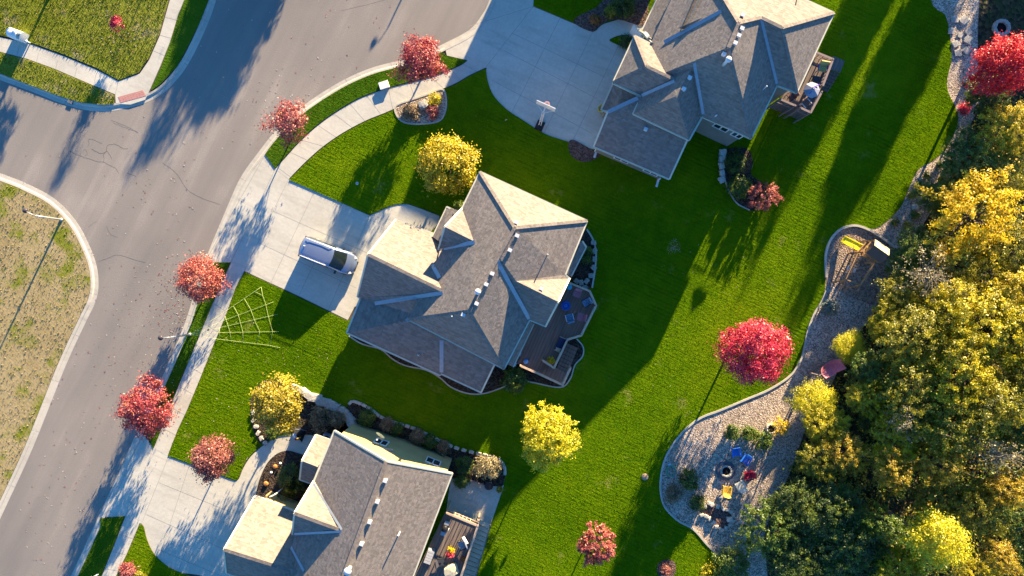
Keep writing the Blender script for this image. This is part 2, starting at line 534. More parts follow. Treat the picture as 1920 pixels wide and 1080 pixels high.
def kerb(name, line, side):
    pts = [W(*q) for q in line]
    mb = MB()
    mb.strip(pts, (-0.02, 0.0, 0.36, 0.42, 0.47, 0.66, 0.66), (-0.2, -0.098, -0.088, -0.02, 0.0, 0.012, -0.2), side)
    # expansion joints every few metres
    acc = 0.0
    for a, b in zip(pts, pts[1:]):
        acc += (b - a).length
        if acc > 4.2:
            acc = 0.0
            d = (b - a).normalized(); nrm = Vector((-d.y, d.x, 0)) * side
            for o0, o1, z0, z1 in ((0.0, 0.36, -0.095, -0.085), (0.47, 0.66, 0.003, 0.0155)):
                w = d * 0.02
                A, B = a + nrm * o0, a + nrm * o1
                mb.add([(A.x - w.x, A.y - w.y, z0), (A.x + w.x, A.y + w.y, z0), (B.x + w.x, B.y + w.y, z1), (B.x - w.x, B.y - w.y, z1)], [(0, 1, 2, 3) if side > 0 else (3, 2, 1, 0)], 1)
    return mb.build(name, [mt['kerb'], mt['joint']], kind='structure')


def inset_line(line, d, side):
    out = []
    for i, q in enumerate(line):
        a, b = line[max(i - 1, 0)], line[min(i + 1, len(line) - 1)]
        dx, dy = b[0] - a[0], b[1] - a[1]
        l = math.hypot(dx, dy)
        out.append((q[0] + dy / l * d * side, q[1] - dx / l * d * side))
    return out


kerb('kerb', K1, 1); kerb('kerb', K2, -1); kerb('kerb', K3, -1)
K1i = inset_line(K1, 12.5, 1); K2i = inset_line(K2, 12.5, -1); K3i = inset_line(K3, 12.5, -1)

# soil under each lot
slab('soil_corner_lot', K1i + [(560, -900), (-900, -900), (-900, -150)], -0.15, -0.05, mt['soil'])
slab('soil_vacant_lot', K2i + [(-900, 1600), (-900, 100)], -0.15, -0.05, mt['soil'])
slab('soil_house_lots', K3i + [(960, -1200), (2900, -1200), (2900, 2300), (-100, 2300)], -0.15, -0.05, mt['soil'])

# pavement slabs at the corner lot
def concrete(name, px, z=0.0, joints=()):
    mb = MB()
    mb.prism([(W(q[0], q[1], z).x, W(q[0], q[1], z).y) for q in px], -0.1, z)
    for a, b in joints:
        mb.ribbon([W(a[0], a[1], z + 0.003), W(b[0], b[1], z + 0.003)], 0.035, None, 1)
    return mb.build(name, [mt['concrete'], mt['joint']], kind='structure')


concrete('pavement_corner', [(-700, -182), (-300, -42), (0, 70), (50, 80), (120, 105), (180, 130), (222, 152), (262, 138), (280, 112), (300, 66), (318, 2), (340, -60), (400, -240), (500, -520), (548, -500), (440, -220), (375, -90), (345, 0), (333, 30), (318, 80), (300, 125), (281, 168), (272, 187), (244, 196), (217, 194), (216, 177), (170, 158), (100, 128), (50, 110), (0, 97), (-300, -12), (-700, -150)],
         0.004, [((0 + 36 * i, 73 + 13.5 * i), (-6 + 36 * i, 97 + 14 * i)) for i in range(1, 6)] + [((300, 66), (322, 72)), ((309, 32), (331, 38)), ((287, 95), (308, 104)), ((222, 152), (216, 178))])
mbr = MB(); mbr.prism([tuple(W(*q)[:2]) for q in ((221, 182), (268, 169), (274, 180), (226, 193))], -0.02, 0.016)
for i in range(9):
    for j in range(3):
        q = (225 + i * 5.2 + j * 1.4, 184.5 - i * 1.45 + j * 3.4)
        p = W(q[0], q[1]); mbr.lathe([(0.028, 0), (0.02, 0.012)], 6, (p.x, p.y, 0.016))
tag(mbr.build('tactile_paving', plain('pink_paving', (0.42, 0.20, 0.17), 0.8, 0.12)), 'pink tactile ramp slab set in the pavement at the street corner', 'tactile paving')

CORNER_LAWN = [(-700, -190), (-300, -50), (0, 66), (50, 77), (120, 102), (180, 127), (222, 150), (260, 136), (278, 110), (298, 65), (316, 0), (338, -62), (500, -525), (300, -900), (-900, -900)]
slab('lawn_corner_lot', CORNER_LAWN, -0.06, 0.05, mt['lawn_corner'], mt['soil'])
CORNER_VERGE = [(-700, -148), (0, 98), (50, 111), (100, 129), (170, 159), (215, 178), (213, 195), (195, 196.5), (150, 192), (105, 178), (55, 159), (0, 138), (-300, 29), (-700, -106)]
slab('verge_corner_lot', CORNER_VERGE, -0.06, 0.05, mt['lawn_corner'], mt['soil'])
slab('verge_corner_street', [(346, 0), (334, 30), (319, 80), (302, 125), (282, 170), (300, 158), (332, 125), (356, 80), (377, 36), (391, 0), (417, -92), (540, -490), (442, -222), (377, -90)], -0.06, 0.05, mt['lawn_verge'], mt['soil'])
VACANT = inset_line(K2, 14, -1) + [(-900, 1600), (-900, 100)]
slab('lawn_vacant_lot', VACANT, -0.06, 0.04, mt['lawn_dry'], mt['soil'])

# east side: pavement, driveways, front walks
DJ = lambda a, b, n: [((a[0][0] + (a[1][0] - a[0][0]) * i / n, a[0][1] + (a[1][1] - a[0][1]) * i / n), (b[0][0] + (b[1][0] - b[0][0]) * i / n, b[0][1] + (b[1][1] - b[0][1]) * i / n)) for i in range(1, n)]
sL = smooth([(877, 113), (865, 122), (840, 133), (800, 147), (760, 157), (720, 168), (680, 182), (650, 198), (620, 217), (590, 240), (560, 268), (540, 290), (516, 317)])
sR = smooth([(912, 126), (880, 141), (850, 158), (800, 178), (750, 199), (720, 212), (690, 224), (660, 239), (630, 257), (600, 279), (570, 306), (541, 336)])
concrete('pavement_north', sL + sR[::-1], 0.004, [(sL[i], sR[min(len(sR) - 1, int(i * len(sR) / len(sL)))]) for i in range(4, len(sL), 5)])
mL = [(433, 492), (405, 555), (380, 615), (355, 675), (330, 735), (305, 800), (288, 841)]
mR = [(458, 508), (441, 541), (422, 594), (400, 647), (372, 717), (350, 770), (332, 808), (314, 855)]
concrete('pavement_middle', mL + mR[::-1], 0.004, DJ(((433, 492), (288, 841)), ((458, 508), (314, 855)), 9))
bL = [(235, 968), (223, 1000), (203, 1050), (183, 1100), (130, 1230), (40, 1430)]
bR = [(262, 980), (255, 997), (237, 1040), (222, 1070), (205, 1108), (160, 1225), (70, 1430)]
concrete('pavement_south', bL + bR[::-1], 0.004, DJ(((235, 968), (183, 1100)), ((262, 980), (209, 1100)), 4))
concrete('driveway_middle', [(384, 492), (420, 412), (445, 355), (470, 318), (497, 290), (516, 317), (541, 336), (693, 404), (745, 410), (830, 430), (760, 560), (665, 575), (652, 600), (560, 555), (458, 508), (433, 492)], 0.0,
         [((516, 317), (433, 492)), ((541, 336), (458, 508)), ((590, 358), (507, 532)), ((642, 381), (560, 555)), ((693, 404), (615, 582)), ((484, 455), (668, 540)), ((512, 396), (697, 478)), ((497, 290), (384, 492))])
concrete('driveway_north', smooth([(838, 104, 1), (834, 88, 1), (860, 75), (886, 60), (908, 32), (921, 6), (932, -25), (940, -60, 1), (1003, -60, 1), (1000, 12, 1), (1085, 48, 1), (1175, 88, 1), (1230, 140, 1), (1190, 260, 1), (1113, 280, 1), (1060, 264), (1020, 250), (985, 228), (950, 205), (925, 178), (914, 150), (911, 126, 1), (877, 113, 1)]), 0.0,
         [((1000, 12), (911, 126)), ((877, 50), (1000, 12)), ((960, 62), (1135, 145)), ((922, 150), (1110, 250)), ((1050, 34), (960, 210)), ((1110, 62), (1020, 250)), ((945, 95), (1120, 185)), ((1160, 85), (1075, 262))])
concrete('driveway_south', smooth([(188, 970, 1), (215, 915), (240, 855), (262, 806, 1), (288, 841, 1), (314, 855, 1), (430, 898, 1), (452, 926, 1), (480, 930, 1), (560, 960, 1), (520, 1120, 1), (420, 1220, 1), (400, 1095), (330, 1072), (300, 1053), (283, 1032), (273, 1007), (268, 985), (262, 981, 1), (235, 968, 1)]), 0.0,
         [((316, 856), (268, 975)), ((355, 872), (300, 1040)), ((398, 886), (335, 1070)), ((298, 905), (432, 960)), ((275, 965), (420, 1030)), ((288, 841), (235, 968)), ((296, 1030), (415, 1080))])
concrete('front_walk_middle', smooth([(693, 404, 1), (715, 394), (738, 385), (762, 383), (788, 391), (824, 405), (850, 415, 1), (815, 450, 1), (742, 414, 1)]), 0.003)
concrete('front_walk_south', smooth([(430, 898, 1), (446, 900), (456, 878), (470, 856), (490, 838), (518, 821), (545, 815), (595, 816, 1), (580, 856, 1), (560, 850), (540, 845), (519, 851), (500, 870), (486, 900), (480, 928, 1), (478, 936, 1), (450, 927, 1)]), 0.003)
concrete('front_walk_north', smooth([(1112, 60, 1), (1130, 46), (1160, 37), (1205, 45, 1), (1220, 66, 1), (1178, 65), (1158, 67), (1143, 75), (1150, 84, 1), (1120, 72, 1)]), 0.003)

# lawns (blades stand a little above the concrete)
GZ = 0.055
LAWNS = []
def lawn(name, px, m='lawn', z=GZ):
    LAWNS.append(px)
    return slab(name, px, -0.06, z, mt[m], mt['soil'])


lawn('verge_north', [(497, 289)] + [q for q in K3i if 500 < q[0] < 835 and q[1] < 290] + [(840, 106), (875, 113)] + [(q[0] - 0.5, q[1] - 1.5) for q in sL[2:]], 'lawn_verge')
lawn('verge_middle', [(q[0] - 1, q[1]) for q in mL] + [q for q in K3i if 262 <= q[0] and 492 < q[1] < 806] + [(391, 493)], 'lawn_verge')
lawn('verge_south', [(q[0] - 1, q[1]) for q in bL] + [q for q in K3i if q[1] > 975 and q[1] < 1430] + [(188, 972)], 'lawn_verge')
lawn('lawn_south_corner', smooth([(262, 983, 1), (269, 987), (274, 1007), (284, 1031), (301, 1052), (331, 1071), (401, 1094, 1), (420, 1230, 1), (160, 1230, 1), (206, 1108, 1), (223, 1070), (238, 1040), (256, 997)], 5, True))
lawn('lawn_north_corner', [(1003, -60), (1000, 11), (1050, 32), (1085, 47), (1112, 60), (1130, 45), (1160, 36), (1205, 45), (1300, -60), (1300, -700), (960, -700)])
lawn('lawn_entrance_island', smooth([(1143, 76), (1160, 68), (1178, 66), (1200, 68), (1215, 90), (1180, 90)], 4, True))
EDGE_E = smooth([(1740, -700, 1), (1742, -60, 1), (1746, 0), (1757, 18), (1772, 28), (1780, 60), (1784, 110), (1776, 150), (1779, 175), (1791, 200), (1796, 230), (1776, 276), (1750, 300), (1722, 318), (1702, 358), (1690, 386), (1668, 410), (1642, 428), (1620, 428)])
PLAY = smooth([(1547, 560, 1), (1546, 520), (1547, 478), (1556, 450), (1575, 430), (1600, 423), (1625, 430), (1652, 446), (1692, 475, 1), (1672, 512), (1636, 572, 1), (1592, 556, 1), (1572, 545, 1), (1553, 520, 1)])
EDGE_S = smooth([(1547, 500, 1), (1547, 545), (1540, 565), (1525, 590), (1514, 620), (1508, 648), (1500, 676), (1480, 705), (1442, 730), (1400, 748), (1350, 769), (1310, 785), (1276, 814), (1251, 850), (1240, 885), (1238, 920), (1246, 950), (1270, 975), (1300, 992), (1325, 1020), (1350, 1045, 1), (1420, 1120, 1), (1440, 1700, 1)])
lawn('lawn', [(q[0] + 1.0, q[1] + 1.5) for q in sR[::-1]] + smooth([(911, 127, 1), (914, 150), (925, 178), (950, 205), (985, 228), (1020, 250), (1060, 264), (1113, 280, 1)]) +
     [(1190, 262), (1232, 140), (1225, 60), (1300, -60), (1300, -700)] + EDGE_E + [q for q in PLAY if q[0] < 1622 and q[1] < 500][::-1] + EDGE_S +
     [(560, 1700), (540, 1000), (590, 850), (596, 815)] + smooth([(545, 815, 1), (518, 820), (489, 837), (469, 855), (455, 877), (445, 899), (431, 897, 1)]) +
     [(315, 854), (333, 808), (351, 770), (373, 717), (401, 647), (423, 594), (442, 541), (459, 510), (560, 557), (652, 602), (700, 570), (760, 480), (822, 420)] +
     smooth([(824, 404, 1), (788, 390), (762, 382), (738, 384), (715, 393), (693, 403, 1)]))

# path of gravel along the wood, play bed, flower beds
slab('gravel_path', EDGE_E + [(1608, 440), (1560, 500)] + EDGE_S + [(2150, 1700), (2150, 1000), (2150, -700)], -0.08, 0.03, mt['gravel'])
slab('play_bed', PLAY, -0.05, 0.045, mt['chips'])
slab('forest_floor_and_shade', smooth([(1500, 1800, 1), (1440, 1085), (1432, 1020), (1450, 950), (1480, 890), (1505, 820), (1525, 760), (1560, 720), (1590, 650), (1630, 600), (1655, 560), (1700, 480), (1738, 410), (1775, 350), (1806, 290), (1818, 240), (1838, 190), (1836, 130), (1834, 60), (1840, -40), (1850, -160, 1), (2900, -160, 1), (2900, 1800, 1)]), -0.05, 0.06, mt['litter'])  # dark upper right end stands in for shade on the gravel there


def bed(name, px, m='mulch', z=0.075, n=5):
    return slab(name, smooth(px, n, True), -0.05, z, mt[m])


bed('bed_house_side', [(655, 625, 1), (660, 634), (680, 645), (715, 655), (735, 672), (760, 685), (800, 694), (825, 708), (845, 725), (875, 737), (905, 738), (935, 729), (955, 722), (975, 716, 1), (960, 660, 1), (800, 600, 1)])
bed('bed_bay', [(1096, 425, 1), (1110, 445), (1116, 470), (1116, 500), (1110, 540), (1075, 530, 1), (1040, 500, 1)])
bed('bed_steps', [(1078, 636), (1092, 650), (1092, 668), (1078, 684), (1069, 710), (1052, 725), (1000, 716), (945, 712, 1), (1000, 640, 1)])
bed('bed_north_wall', [(652, 760), (664, 752), (690, 764), (720, 786), (780, 806), (850, 840), (925, 860), (946, 878), (944, 908), (930, 912), (880, 905), (830, 890), (740, 850), (640, 815)], 'mulch')
bed('bed_yellow_tree', [(545, 722), (575, 742), (620, 752), (655, 775), (668, 805), (640, 825), (592, 817), (545, 812), (518, 818), (490, 832), (478, 815), (470, 785), (473, 740), (500, 712)], 'mulch')
bed('bed_front_entry', [(575, 858, 1), (560, 851), (540, 846), (520, 852), (501, 871), (487, 900), (481, 928, 1), (560, 965, 1), (600, 900, 1)], 'mulch')
bed('bed_north_entry', [(1076, 42), (1088, 28), (1120, 12), (1150, -20), (1210, -30), (1210, 44), (1160, 36), (1130, 44), (1112, 59)], 'redmulch', 0.07)
bed('bed_garage_corner', [(1066, 268), (1075, 262), (1100, 275), (1125, 290), (1112, 300), (1090, 303), (1070, 290)], 'redmulch', 0.07)
bed('bed_back_corner', [(1356, 282), (1400, 278), (1412, 305), (1408, 326), (1432, 345), (1450, 372), (1436, 392), (1405, 394), (1380, 380), (1362, 348), (1355, 318)], 'mulch')
bed('bed_round_front', [(744, 198), (770, 188), (800, 178), (830, 168), (837, 190), (834, 212), (822, 228), (785, 233), (756, 229), (742, 212)], 'gravel', 0.08)
bed('bed_young_tree', [(1250, 1049), (1265, 1055), (1266, 1075), (1250, 1090), (1234, 1078), (1234, 1058)], 'redmulch', 0.07)
bed('bed_fire_garden', [(1312, 955), (1328, 942), (1352, 953), (1372, 962), (1372, 980), (1352, 990), (1335, 978), (1318, 965)], 'redmulch', 0.05)


def edging(px, label, w=0.16, h=0.12, z0=0.0, m='kerb', n=5, closed=False):
    pts = [W(*q) for q in smooth(px, n, closed)]
    if closed: pts.append(pts[0])
    mb = MB()
    mb.strip(pts, (-w / 2, -w / 2, w / 2, w / 2), (z0 - 0.05, h, h, z0 - 0.05), 1)
    mb2 = MB(); mb2.v = mb.v; mb2.f = [f[::-1] for f in mb.f]; mb2.m = mb.m; mb2.sm = mb.sm
    return tag(mb2.build('garden_edging', mt[m]), label, 'garden edging')


edging([(1548, 520), (1547, 478), (1556, 450), (1575, 430), (1600, 423), (1625, 430), (1652, 446), (1692, 476)], 'pale concrete edging curving round the wood chip play bed', 0.2, 0.22)
edging([(1548, 545), (1540, 565), (1525, 590), (1514, 620), (1508, 648), (1500, 676), (1480, 705), (1442, 730), (1400, 748), (1350, 769), (1310, 785), (1276, 814), (1251, 850), (1240, 885), (1238, 920), (1246, 950), (1270, 975), (1300, 992), (1325, 1020), (1350, 1045)], 'long concrete edging between the back lawn and the gravel fire pit garden', 0.17, 0.13)
edging([(655, 630), (680, 645), (715, 655), (735, 672), (760, 685), (800, 694), (825, 708), (845, 725), (875, 737), (905, 738), (935, 729), (955, 720)], 'thin concrete edging of the shaded bed along the middle house', 0.12, 0.11)
edging([(1081, 635), (1093, 650), (1092, 668), (1078, 684), (1069, 710), (1050, 726), (1000, 717), (965, 711)], 'thin wavy edging round the deck stairs of the middle house', 0.12, 0.11)
edging([(1100, 430), (1111, 448), (1117, 470), (1116, 500), (1110, 540)], 'curved edging round the pond bed beside the bay of the middle house', 0.16, 0.12)
edging([(744, 198), (770, 188), (800, 178), (830, 168), (837, 190), (834, 212), (822, 228), (785, 233), (756, 229), (742, 212)], 'rounded edging of the flower bed beside the curved front pavement', 0.14, 0.12, closed=True)
edging([(1356, 318), (1362, 348), (1380, 380), (1405, 394)], 'low edging of the back corner bed below the five stone blocks', 0.12, 0.1)

# cracks in the asphalt (thin dark fillings, one sheet)
mb = MB()
rngc = np.random.default_rng(3)
def zp(lst, o): return [(o[0] + x / 9.0, o[1] + y / 9.0) for x, y in lst]
for line, w in ((zp([(0, 480), (150, 545), (260, 590), (370, 620), (480, 660), (560, 662), (640, 700), (760, 760), (830, 850)], (130, 230)), 0.05),
                (zp([(310, 400), (335, 350), (318, 290), (380, 275), (470, 320), (550, 355)], (130, 230)), 0.05),
                (zp([(370, 440), (480, 505), (560, 520), (625, 480), (630, 400), (670, 372), (770, 365), (850, 400), (910, 440), (985, 440)], (130, 230)), 0.07),
                (zp([(580, 665), (585, 600), (575, 545), (630, 485), (690, 560), (710, 610)], (130, 230)), 0.06),
                (zp([(740, 0), (900, 70), (1000, 110), (1160, 165)], (130, 230)), 0.04),
                (zp([(230, 520), (240, 470), (275, 455), (300, 530), (260, 560)], (130, 230)), 0.04),
                (zp([(970, 850), (1060, 880), (1130, 915)], (130, 230)), 0.06),
                ([(305, 305), (330, 325), (352, 356), (380, 372), (413, 383)], 0.05),
                ([(185, 490), (200, 485), (222, 478), (248, 486), (272, 492)], 0.045), ([(165, 426), (180, 415)], 0.04), ([(200, 425), (208, 440), (220, 445)], 0.04),
                ([(208, 225), (233, 235), (258, 248)], 0.045), ([(640, 20), (720, 0), (790, -30)], 0.03)):
    mb.ribbon([W(q[0] + rngc.normal(0, .35), q[1] + rngc.normal(0, .35), -0.101) for q in smooth(line, 5)], w * .55)
mb.build('road_cracks', mt['crack'], kind='structure')

# dry leaves blown over the road and pavements
rng = np.random.default_rng(5)
mb = MB()
def scatter_leaves(n, fx, z, s=(0.05, 0.11)):
    for _ in range(n):
        q = fx()
        p = W(q[0], q[1], z); a = rng.uniform(0, 6.28); l = rng.uniform(*s)
        dx, dy = math.cos(a) * l, math.sin(a) * l
        zz = z + rng.uniform(0.012, 0.04)
        mb.add([(p.x - dx, p.y - dy, z + 0.005), (p.x + dy * .5, p.y - dx * .5, zz), (p.x + dx, p.y + dy, z + 0.01), (p.x - dy * .5, p.y + dx * .5, zz)], [(0, 1, 2, 3)], int(rng.integers(0, 3)))
def on_road():
    while True:
        t = rng.uniform(0, 1); x = rng.normal(0, 1)
        y = rng.uniform(-20, 1090); cx = np.interp(y, [-20, 300, 600, 1090], [640, 330, 250, 60])
        q = (cx + x * (170 if y < 300 else 70), y)
        if q[0] > 5 and q[0] < 900: return q
scatter_leaves(380, on_road, -0.103)
scatter_leaves(150, lambda: (rng.normal(325, 18), rng.normal(570, 40)), -0.103)
scatter_leaves(60, lambda: (rng.normal(215, 20), rng.normal(60, 20)), 0.06)
scatter_leaves(90, lambda: (rng.normal(560, 60), rng.normal(190, 50)), -0.1)
scatter_leaves(170, lambda: (rng.uniform(330, 640), rng.uniform(600, 900)), 0.06, (0.04, 0.08))
scatter_leaves(120, lambda: (rng.normal(290, 45), rng.normal(720, 80)), 0.06, (0.04, 0.08))
scatter_leaves(160, lambda: (rng.uniform(1220, 1500), rng.uniform(450, 1000)), 0.06, (0.03, 0.06))
mb.build('fallen_leaves', [flat('dry_leaf_pale', (0.55, 0.46, 0.36)), flat('dry_leaf_tan', (0.36, 0.24, 0.14)), flat('dry_leaf_red', (0.35, 0.12, 0.09))], kind='stuff')

# mown blades over the lawns: far too many to count
def grass_blades(polys, n, seed, h, w, stops, name):
    r = np.random.default_rng(seed)
    pts = []
    areas = []
    for pl_ in polys:
        a = np.array([(W(q[0], q[1], 0).x, W(q[0], q[1], 0).y) for q in pl_]); areas.append(a)
    out = []
    for a in areas:
        lo = np.maximum(a.min(0), (-49, -28)); hi = np.minimum(a.max(0), (49, 28))
        if (hi <= lo).any(): continue
        k = int(n * (hi - lo).prod())
        P = r.uniform(lo, hi, (k, 2))
        c = np.zeros(k, bool); j = len(a) - 1
        for i in range(len(a)):
            xi, yi = a[i]; xj, yj = a[j]
            if yi != yj:
                c ^= ((yi > P[:, 1]) != (yj > P[:, 1])) & (P[:, 0] < (xj - xi) * (P[:, 1] - yi) / (yj - yi) + xi)
            j = i
        out.append(P[c])
    P = np.concatenate(out); k = len(P)
    a = r.uniform(0, 2 * math.pi, k)
    hh = h * r.uniform(.5, 1.3, k); ww = w * r.uniform(.6, 1.4, k)
    lean = r.normal(size=(k, 2)) * hh[:, None] * .55
    V = np.zeros((k, 3, 3))
    V[:, 0, :2] = P + np.stack([np.cos(a), np.sin(a)], 1) * ww[:, None]; V[:, 1, :2] = P - np.stack([np.cos(a), np.sin(a)], 1) * ww[:, None]
    V[:, 2, :2] = P + lean; V[:, :2, 2] = GZ - .015; V[:, 2, 2] = GZ + hh
    me = bpy.data.meshes.new(name)
    me.vertices.add(k * 3); me.vertices.foreach_set('co', V.reshape(-1).astype(np.float32))
    me.loops.add(k * 3); me.loops.foreach_set('vertex_index', np.arange(k * 3, dtype=np.int32))
    me.polygons.add(k); me.polygons.foreach_set('loop_start', np.arange(k, dtype=np.int32) * 3)
    me.update(calc_edges=True)
    at = me.attributes.new('tint', 'FLOAT', 'FACE'); at.data.foreach_set('value', r.random(k).astype(np.float32))
    me.materials.append(leaf_mat(name + '_blade', stops, 0.35, 0.0))
    o = bpy.data.objects.new(name, me); COL.objects.link(o); o['kind'] = 'stuff'
    return o


grass_blades(LAWNS, 90, 7, .07, .022, [(0.0, (.05, .12, .002)), (.5, (.150, .225, .003)), (1.0, (.30, .33, .006))], 'grass')
grass_blades([CORNER_LAWN, CORNER_VERGE], 60, 8, .10, .04, [(0.0, (.07, .09, .01)), (.5, (.16, .17, .02)), (1.0, (.34, .29, .12))], 'weedy_grass')
grass_blades([VACANT], 16, 9, .08, .05, [(0.0, (.20, .17, .04)), (.5, (.30, .23, .10)), (1.0, (.40, .32, .18))], 'dry_grass')
# ------------------------------------------------------------------ houses
CAM = Vector((0, 0, CAM_H))


def on_plane(px, py, a, b, c):
    """pixel + height of the point of plane abc seen at a pixel"""
    A, B, C = W(*a), W(*b), W(*c)
    n = (B - A).cross(C - A)
    d = W(px, py, 0) - CAM
    t = n.dot(A - CAM) / n.dot(d)
    return (px, py, (CAM + d * t).z)


class House:
    def __init__(s, name, label, center, wallmat, roofmat):
        s.o = W(center[0], center[1], 0); s.o.z = 0
        s.root = thing(name, label, 'house', s.o)
        s.wm = wallmat; s.rm = roofmat
        s.bv = []; s.bf = []
        s.blocks = []

    def L(s, p): return Vector(p) - s.o

    def block(s, name, faces, wall_inset=0.42, z0=0.0, walls=True, wallmat=None):
        idx = {}; vs = []; fs = []
        for f in faces:
            ff = []
            for p in f:
                k = (p[0], p[1])
                if k not in idx:
                    idx[k] = len(vs); vs.append(W(*p))
                ff.append(idx[k])
            nz = sum((vs[ff[i]].x * vs[ff[(i + 1) % len(ff)]].y - vs[ff[(i + 1) % len(ff)]].x * vs[ff[i]].y) for i in range(len(ff)))
            fs.append(ff if nz > 0 else ff[::-1])
        o = len(s.bv); s.bv += vs; s.bf += [[f[0] + o, f[i] + o, f[i + 1] + o] for f in fs for i in range(1, len(f) - 1)]
        und = {}
        for f in fs:
            for i in range(len(f)):
                a, b = f[i], f[(i + 1) % len(f)]
                und.setdefault(frozenset((a, b)), []).append((a, b))
        nxt = {}
        for k, e in und.items():
            if len(e) == 1: nxt[e[0][0]] = e[0][1]
        tri = [[f[0], f[i], f[i + 1]] for f in fs for i in range(1, len(f) - 1)]
        mb = MB()
        mb.add([s.L(v) for v in vs], tri, 0)
        # fascia under the roof edge and the roof's underside
        for a, b in nxt.items():
            A, B = s.L(vs[a]), s.L(vs[b])
            mb.add([A, A - Vector((0, 0, .2)), B - Vector((0, 0, .2)), B], [(0, 1, 2, 3)], 1)
        mb.add([s.L(v) - Vector((0, 0, .2)) for v in vs], [f[::-1] for f in tri], 1)
        mb.build(name, [s.rm, mt['trim']], s.root)
        if not walls: return
        start = next(iter(nxt)); loop = [start]
        while nxt.get(loop[-1]) not in (None, start) and len(loop) < 60: loop.append(nxt[loop[-1]])
        P = [vs[i] for i in loop]; n = len(P); ins = []
        for i in range(n):
            d0 = (P[i] - P[i - 1]); d1 = (P[(i + 1) % n] - P[i])
            n0 = Vector((-d0.y, d0.x)).normalized(); n1 = Vector((-d1.y, d1.x)).normalized()
            m = n0 + n1
            m = m / max(0.35, m.length_squared / 2)
            ins.append(Vector((P[i].x + m.x * wall_inset, P[i].y + m.y * wall_inset, P[i].z - 0.14)))
        wb = MB()
        top = [s.L(v) for v in ins]
        wb.add(top + [Vector((v.x, v.y, z0)) for v in top], [(n + i, n + (i + 1) % n, (i + 1) % n, i) for i in range(n)])
        wb.build('wall', wallmat or s.wm, s.root)
        s.blocks.append(ins)

    def finish(s): s.tree = BVHTree.FromPolygons(s.bv, s.bf)

    def hit(s, px, py):
        d = (W(px, py, 0) - CAM).normalized()
        loc, nrm, _, _ = s.tree.ray_cast(CAM, d)
        return loc, nrm

    def gutter(s, lines):
        mb = MB()
        for ln in lines:
            pts = [s.L(W(*p)) for p in ln]
            for a, b in zip(pts, pts[1:]):
                mb.beam(a + Vector((0, 0, -0.05)), b + Vector((0, 0, -0.05)), 0.15, 0.15)
        mb.build('gutter', mt['trim'], s.root)

    def flashing(s, lines, w=0.34):
        for ln in lines:
            pts = []
            for i in range(9):
                t = i / 8
                h, _ = s.hit(ln[0][0] + (ln[1][0] - ln[0][0]) * t, ln[0][1] + (ln[1][1] - ln[0][1]) * t)
                if h is not None: pts.append(s.L(h) + Vector((0, 0, 0.07)))
            if len(pts) > 1:
                mb = MB(); mb.ribbon(pts, w)
                mb.build('valley_flashing', mt['flash'], s.root)

    def ridgecaps(s, lines, w=0.32):
        mb = MB()
        for ln in lines:
            pts = [s.L(W(*p)) + Vector((0, 0, 0.03)) for p in ln]
            for a, b in zip(pts, pts[1:]): mb.beam(a, b, w, 0.05)
        mb.build('ridge_cap', s.rm, s.root)

    def vents(s, spots, rz):
        for p in spots:
            h, nrm = s.hit(*p)
            if h is None: continue
            c = s.L(h)
            mb = MB(); mb.box(c + Vector((0, 0, 0.10)), (0.29, 0.24, 0.26), rz, taper=0.85)
            mb.box(c + Vector((0, 0, 0.25)), (0.33, 0.28, 0.05), rz)
            mb.build('roof_vent', mt['offwhite'], s.root)

    def pipe(s, p, hgt, rad, cap=False, matn='offwhite'):
        h, nrm = s.hit(*p)
        if h is None: return
        c = s.L(h)
        mb = MB(); mb.tube([c - Vector((0, 0, .2)), c + Vector((0, 0, hgt))], rad, 8)
        if cap: mb.lathe([(rad * 1.1, 0), (rad * 1.9, 0.03), (rad * 1.9, 0.16), (rad * 0.9, 0.26)], 10, tuple(c + Vector((0, 0, hgt - 0.05))))
        mb.build('vent_pipe', mt[matn], s.root)

    def snap(s, a, b, z):
        """nearest wall to a pixel pair: centre, length, turn, outward normal"""
        A, B = W(a[0], a[1], z), W(b[0], b[1], z)
        m = (A + B) / 2; best = None
        for lp in s.blocks:
            for i in range(len(lp)):
                p, q = lp[i], lp[(i + 1) % len(lp)]
                if min(p.z, q.z) < z + 0.4: continue
                d = Vector((q.x - p.x, q.y - p.y, 0)); L = d.length
                if L < 1.2: continue
                d /= L
                t = min(max((m - p).dot(d), (A - B).length / 2), L - (A - B).length / 2)
                c = Vector((p.x, p.y, z)) + d * t
                e = (Vector((m.x, m.y, z)) - c).length
                if best is None or e < best[0]: best = (e, c, d)
        e, c, d = best
        return c + Vector((d.y, -d.x, 0)) * 0.03, (A - B).length, math.atan2(d.y, d.x), d

    def window(s, a, b, z, hgt, mat='white', name='window'):
        c, ln, rz, d = s.snap(a, b, z)
        c = c - s.o; c.z = z + hgt / 2
        fr = MB()
        for zz in (z, z + hgt): fr.box((c.x, c.y, zz), (ln, 0.12, 0.09), rz)
        for t in (-.5, 0, .5):
            q = c + d * (ln * t); fr.box((q.x, q.y, c.z), (0.09, 0.12, hgt + .09), rz)
        f = fr.build(name, mt[mat], s.root)
        g = MB(); g.box(c, (ln, 0.05, hgt), rz); g.build('pane', mt['glass'], f)

    def door(s, a, b, z, hgt, name, col):
        c, ln, rz, d = s.snap(a, b, z)
        c = c - s.o; c.z = z + hgt / 2
        mb = MB(); mb.box(c, (ln, 0.1, hgt), rz)
        for k in range(3): mb.box((c.x, c.y, z + hgt * (0.25 + 0.25 * k)), (ln * .96, 0.13, 0.04), rz)
        mb.build(name, col, s.root)


